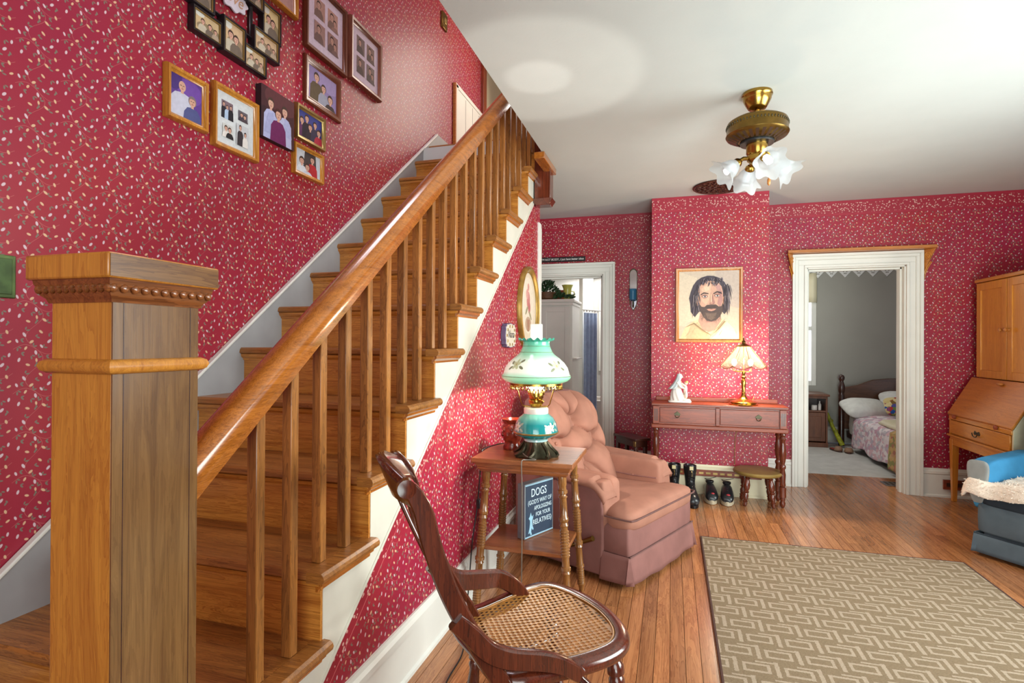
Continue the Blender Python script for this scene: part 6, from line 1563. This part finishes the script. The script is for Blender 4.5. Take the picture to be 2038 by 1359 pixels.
    tag(MB().lathe((1.685, 7.46, .449), [(.03, 0), (.032, .004), (.032, .055), (.028, .06)], 20).build('white_jar', M['porcelain'], None, (1.685, 7.46, .449), smooth=True), 'short white jar on the nightstand shelf', 'jar')
    # umbrella or rolled tube leaning
    t = thing('rolled_tube', 'yellow green rolled tube leaning between nightstand and bed', 'tube', (1.95, 7.50, 0))
    MB().tube([(1.848, 7.55, .405), (1.90, 7.50, .24), (1.985, 7.42, .035)], [.018, .021, .028], 14).build('tube_body', plain('chartreuse_print', (178, 180, 40), .5, var=.25, nscale=30), t, smooth=True)
    for i, z in enumerate((.30, .18)):
        f_ = (z - .035) / .37; MB().tube([(1.985 - .137 * f_, 7.42 + .13 * f_, z), (1.985 - .137 * f_ - .01, 7.42 + .13 * f_ + .008, z + .025)], .026, 12).build('tube_band', plain('olive_band', (130, 130, 30), .5), t, smooth=True)
    for i, (x, y, lab) in enumerate(((1.855, 7.20, 'brown slipper with red lining nearer the nightstand'), (1.965, 7.12, 'brown slipper with red lining nearer the bed'))):
        t = thing('slipper', lab, 'shoe', (x, y, 0), .3 - .5 * i, 'slippers on the bedroom rug')
        MB().prism([(.042 * math.cos(s), .11 * math.sin(s)) for s in [j * PI / 10 for j in range(20)]], 'Z', .005, .02).build('sole', M['dark'], t, world=False, bevel=.003)
        MB().puff((0, .0, .024), (.036, .10, .006), .8, .9, 16, 6).build('lining', plain('red_lining_%d' % i, (150, 56, 48), .8), t, smooth=True, world=False)
        MB().lathe((0, -.045, .018), [(.046, 0), (.044, .02), (.034, .042), (.018, .05)], 16, cap=False, a0=PI, a1=2 * PI).build('upper', plain('tan_slipper_%d' % i, (150, 116, 92), .7), t, smooth=True, world=False, solid=.005)
    tag(bx('storage_bin', 2.17, 2.50, 6.10, 6.42, .0045, .095, plain('navy_plastic', (40, 62, 110), .4), None, bevel=.008), 'navy blue low bin stored under the bed', 'bin')
    t = thing('floor_register', 'grey metal floor register just inside the bedroom doorway', 'vent', (1.93, 5.62, 0))
    bx('register_plate', 1.83, 2.06, 5.56, 5.72, .0005, .006, plain('grey_metal', (120, 120, 122), .35, metal=.6), t, bevel=.002)
    for i in range(5): bx('register_slot', 1.85 + i * .04, 1.87 + i * .04, 5.58, 5.70, .006, .0068, M['black'], t)
bedroom()

# ------------------------------------------------------------------ washroom seen through the left doorway
def washroom():
    struct(bx('floor', -2.6, .45, YF + .2, 8.0, -.06, 0, plain('pale_vinyl_floor', (196, 190, 180), .4)))
    struct(bx('ceiling', -2.6, .4, YF + .171, 8.0, 2.40, 2.45, M['white']))
    gw = plain('warm_grey_wall', (196, 194, 190), .6, var=.03, nscale=2)
    struct(bx('wall_washroom_left', -2.6, -2.5, YF + .171, 8.0, 0, 2.4, gw)); struct(bx('wall_washroom_right', -.02, .08, YF + .171, 8.0, 0, 2.4, gw))
    b = MB(); b.box(-2.5, -.90, 7.6, 7.75, 0, 2.4); b.box(-.90, -.40, 7.6, 7.75, 0, .95); b.box(-.90, -.40, 7.6, 7.75, 2.0, 2.4); b.box(-.40, -.02, 7.6, 7.75, 0, 2.4)
    struct(b.build('wall_washroom_far', gw))
    w = struct(bx('window_3', -.90, -.40, 7.66, 7.68, .95, 2.0, M['daylight']))
    for (a, b2, c, d) in ((-.90, -.86, .95, 2.0), (-.44, -.40, .95, 2.0), (-.86, -.44, .95, 1.0), (-.86, -.44, 1.95, 2.0), (-.86, -.44, 1.46, 1.50)): bx('window_frame', a, b2, 7.58, 7.66, c, d, M['white'], w, bevel=.003)
    for (a, b2, c, d) in ((-.98, -.90, .87, 2.08), (-.40, -.32, .87, 2.08), (-.90, -.40, 2.0, 2.08), (-.90, -.40, .87, .95)): bx('window_casing', a, b2, 7.57, 7.6, c, d, M['white'], w, bevel=.004)
    # partition edge beside the tub with a sloped head
    struct(MB().box(-1.10, -1.055, 6.62, 7.6, 0, 2.4).build('trim_3', M['white'], bevel=.003))
    # wardrobe cabinet
    t = thing('linen_cabinet', 'tall white panelled linen cabinet in the washroom', 'cabinet', (-1.4, 6.25, 0))
    X0, X1, Y0, Y1, Z1 = -1.78, -1.075, 6.0, 6.50, 1.715
    bx('case', X0, X1, Y0 + .02, Y1, 0, Z1, M['white'], t, bevel=.003)
    bx('cornice', X0 - .02, X1 + .03, Y0 - .02, Y1, Z1, Z1 + .035, M['white'], t, bevel=.01)
    bx('cornice_cove', X0 - .005, X1 + .012, Y0 - .005, Y1, Z1 - .035, Z1, M['white'], t, bevel=.006)
    for a, b2 in ((-1.77, -1.44), (-1.43, -1.10)):
        d = MB(); wd = .06
        d.box(a, a + wd, Y0, Y0 + .018, .08, Z1 - .05); d.box(b2 - wd, b2, Y0, Y0 + .018, .08, Z1 - .05); d.box(a + wd, b2 - wd, Y0, Y0 + .018, .08, .14); d.box(a + wd, b2 - wd, Y0, Y0 + .018, Z1 - .11, Z1 - .05); d.box(a + wd, b2 - wd, Y0, Y0 + .018, .8, .86)
        o = d.build('door', M['white'], t, bevel=.003)
        bx('door_panel', a + wd, b2 - wd, Y0 + .008, Y0 + .016, .14, Z1 - .11, M['white'], o)
        MB().lathe((b2 - .03 if a < -1.5 else a + .03, Y0, .95), [(.006, 0), (.012, .012), (.010, .02), (0, .022)], 12, ax=(0, -1, 0)).build('knob', M['porcelain'], o, smooth=True)
    tag(bx('towel_bar', X1 + .001, X1 + .05, 6.05, 6.40, 1.075, 1.09, M['porcelain'], None, bevel=.004), 'short pale towel bar on the side of the linen cabinet', 'rail')
    # ivy in a basket
    t = thing('potted_ivy', 'trailing green ivy in a brown basket on top of the linen cabinet', 'plant', (-1.40, 6.16, Z1 + .035))
    z0 = Z1 + .036
    MB().lathe((-1.40, 6.16, z0), [(.09, 0), (.115, .02), (.12, .09), (.112, .09), (.10, .02)], 24, cap=False).build('basket', plain('wicker_brown', (112, 76, 44), .6, var=.2, nscale=60, bump=.6), t, smooth=True)
    rr = random.Random(2); b = MB()
    for i in range(420):
        r = abs(rr.gauss(0, .11)); a = rr.uniform(0, 2 * PI); x = -1.40 + r * 1.25 * math.cos(a); y = 6.15 + r * .6 * math.sin(a)
        if i > 320: x = -1.30 + rr.random() * .24; y = 6.05 + rr.random() * .12
        z = z0 + max(.012, (.06 + .20 * math.exp(-(x + 1.38) ** 2 / .012) * rr.random() ** .6) if i <= 320 else .02 + .07 * rr.random() * (1 - (x + 1.30) / .3))
        n = Vector((rr.uniform(-.6, .6), -1 + rr.uniform(-.2, .8), rr.uniform(-.2, .9))).normalized(); e = n.orthogonal().normalized(); f_ = n.cross(e); s = rr.uniform(.016, .030)
        p = Vector((x, y, z)); b.add([p + e * s, p + f_ * s * .55 + n * .004, p - e * s * .8, p - f_ * s * .55 + n * .004], [(0, 1, 2, 3)])
    o = b.build('foliage', M['leaf'], t); o['kind'] = 'stuff'
    c = (-1.155, 6.14, z0)
    t = thing('pitcher_vase', 'yellow green flared pitcher beside the ivy on the linen cabinet', 'vase', c)
    MB().lathe(c, [(.030, 0), (.040, .008), (.043, .05), (.045, .10), (.050, .135), (.066, .170), (.062, .170), (.045, .13), (.04, .06)], 28, cap=False).build('vase_body', M['vaseg'], t, smooth=True)
    MB().tube([(c[0] + .045, c[1], c[2] + .10), (c[0] + .075, c[1], c[2] + .095), (c[0] + .082, c[1], c[2] + .06), (c[0] + .066, c[1], c[2] + .025), (c[0] + .042, c[1], c[2] + .022)], .007, 8).build('handle', M['vaseg'], t, smooth=True)
    tag(bx('wooden_box', -1.33, -1.22, 6.28, 6.34, z0 - .0005, z0 + .13, M['mahog'], None, bevel=.004), 'small red brown box standing behind the ivy', 'box')
    # shower curtain with rod
    t = thing('shower_curtain', 'denim blue curtain hanging in folds beside the linen cabinet', 'curtain', (-.97, 6.75, 1.7))
    def cu(u, v): x = -1.035 + .135 * u; y = 6.60 + .24 * u; f_ = .016 * math.sin(u * 24); return (x + f_, y - f_ * .6, .20 + 1.43 * v)
    MB().grid(cu, 80, 6).build('fabric', M['curtain'], t, smooth=True, solid=.004)
    MB().tube([(-1.05, 6.57, 1.665), (-.80, 7.02, 1.665)], .008, 10).build('rod', M['white'], t, smooth=True)
    for i in range(6): MB().lathe((-1.035 + .027 * i, 6.60 + .048 * i, 1.655), [(.012, -.003), (.015, 0), (.012, .003)], 12, ax=(.5, .85, 0)).build('ring', M['porcelain'], t, smooth=True)
    # tub side with a towel
    t = thing('bathtub', 'white bathtub rim glimpsed below the washroom window', 'bathtub', (-.6, 7.25, 0))
    b = MB(); b.box(-1.05, -.03, 7.0, 7.06, 0, .52); b.box(-1.05, -.03, 7.50, 7.59, 0, .52); b.box(-1.05, -.99, 7.06, 7.5, 0, .52); b.box(-.12, -.03, 7.06, 7.5, 0, .52); b.box(-.99, -.12, 7.06, 7.5, 0, .12)
    b.build('tub_body', M['porcelain'], t, bevel=.012)
    def tw(u, v): x = -.80 + .16 * u; return (x, 6.955 - .012 * math.sin(u * 12), .42 + .80 * v)
    tag(MB().grid(tw, 16, 10).build('bath_towel', M['fur'], None, (-.72, 6.95, .9), smooth=True, solid=.02), 'white towel hanging beside the blue curtain', 'towel')
washroom()
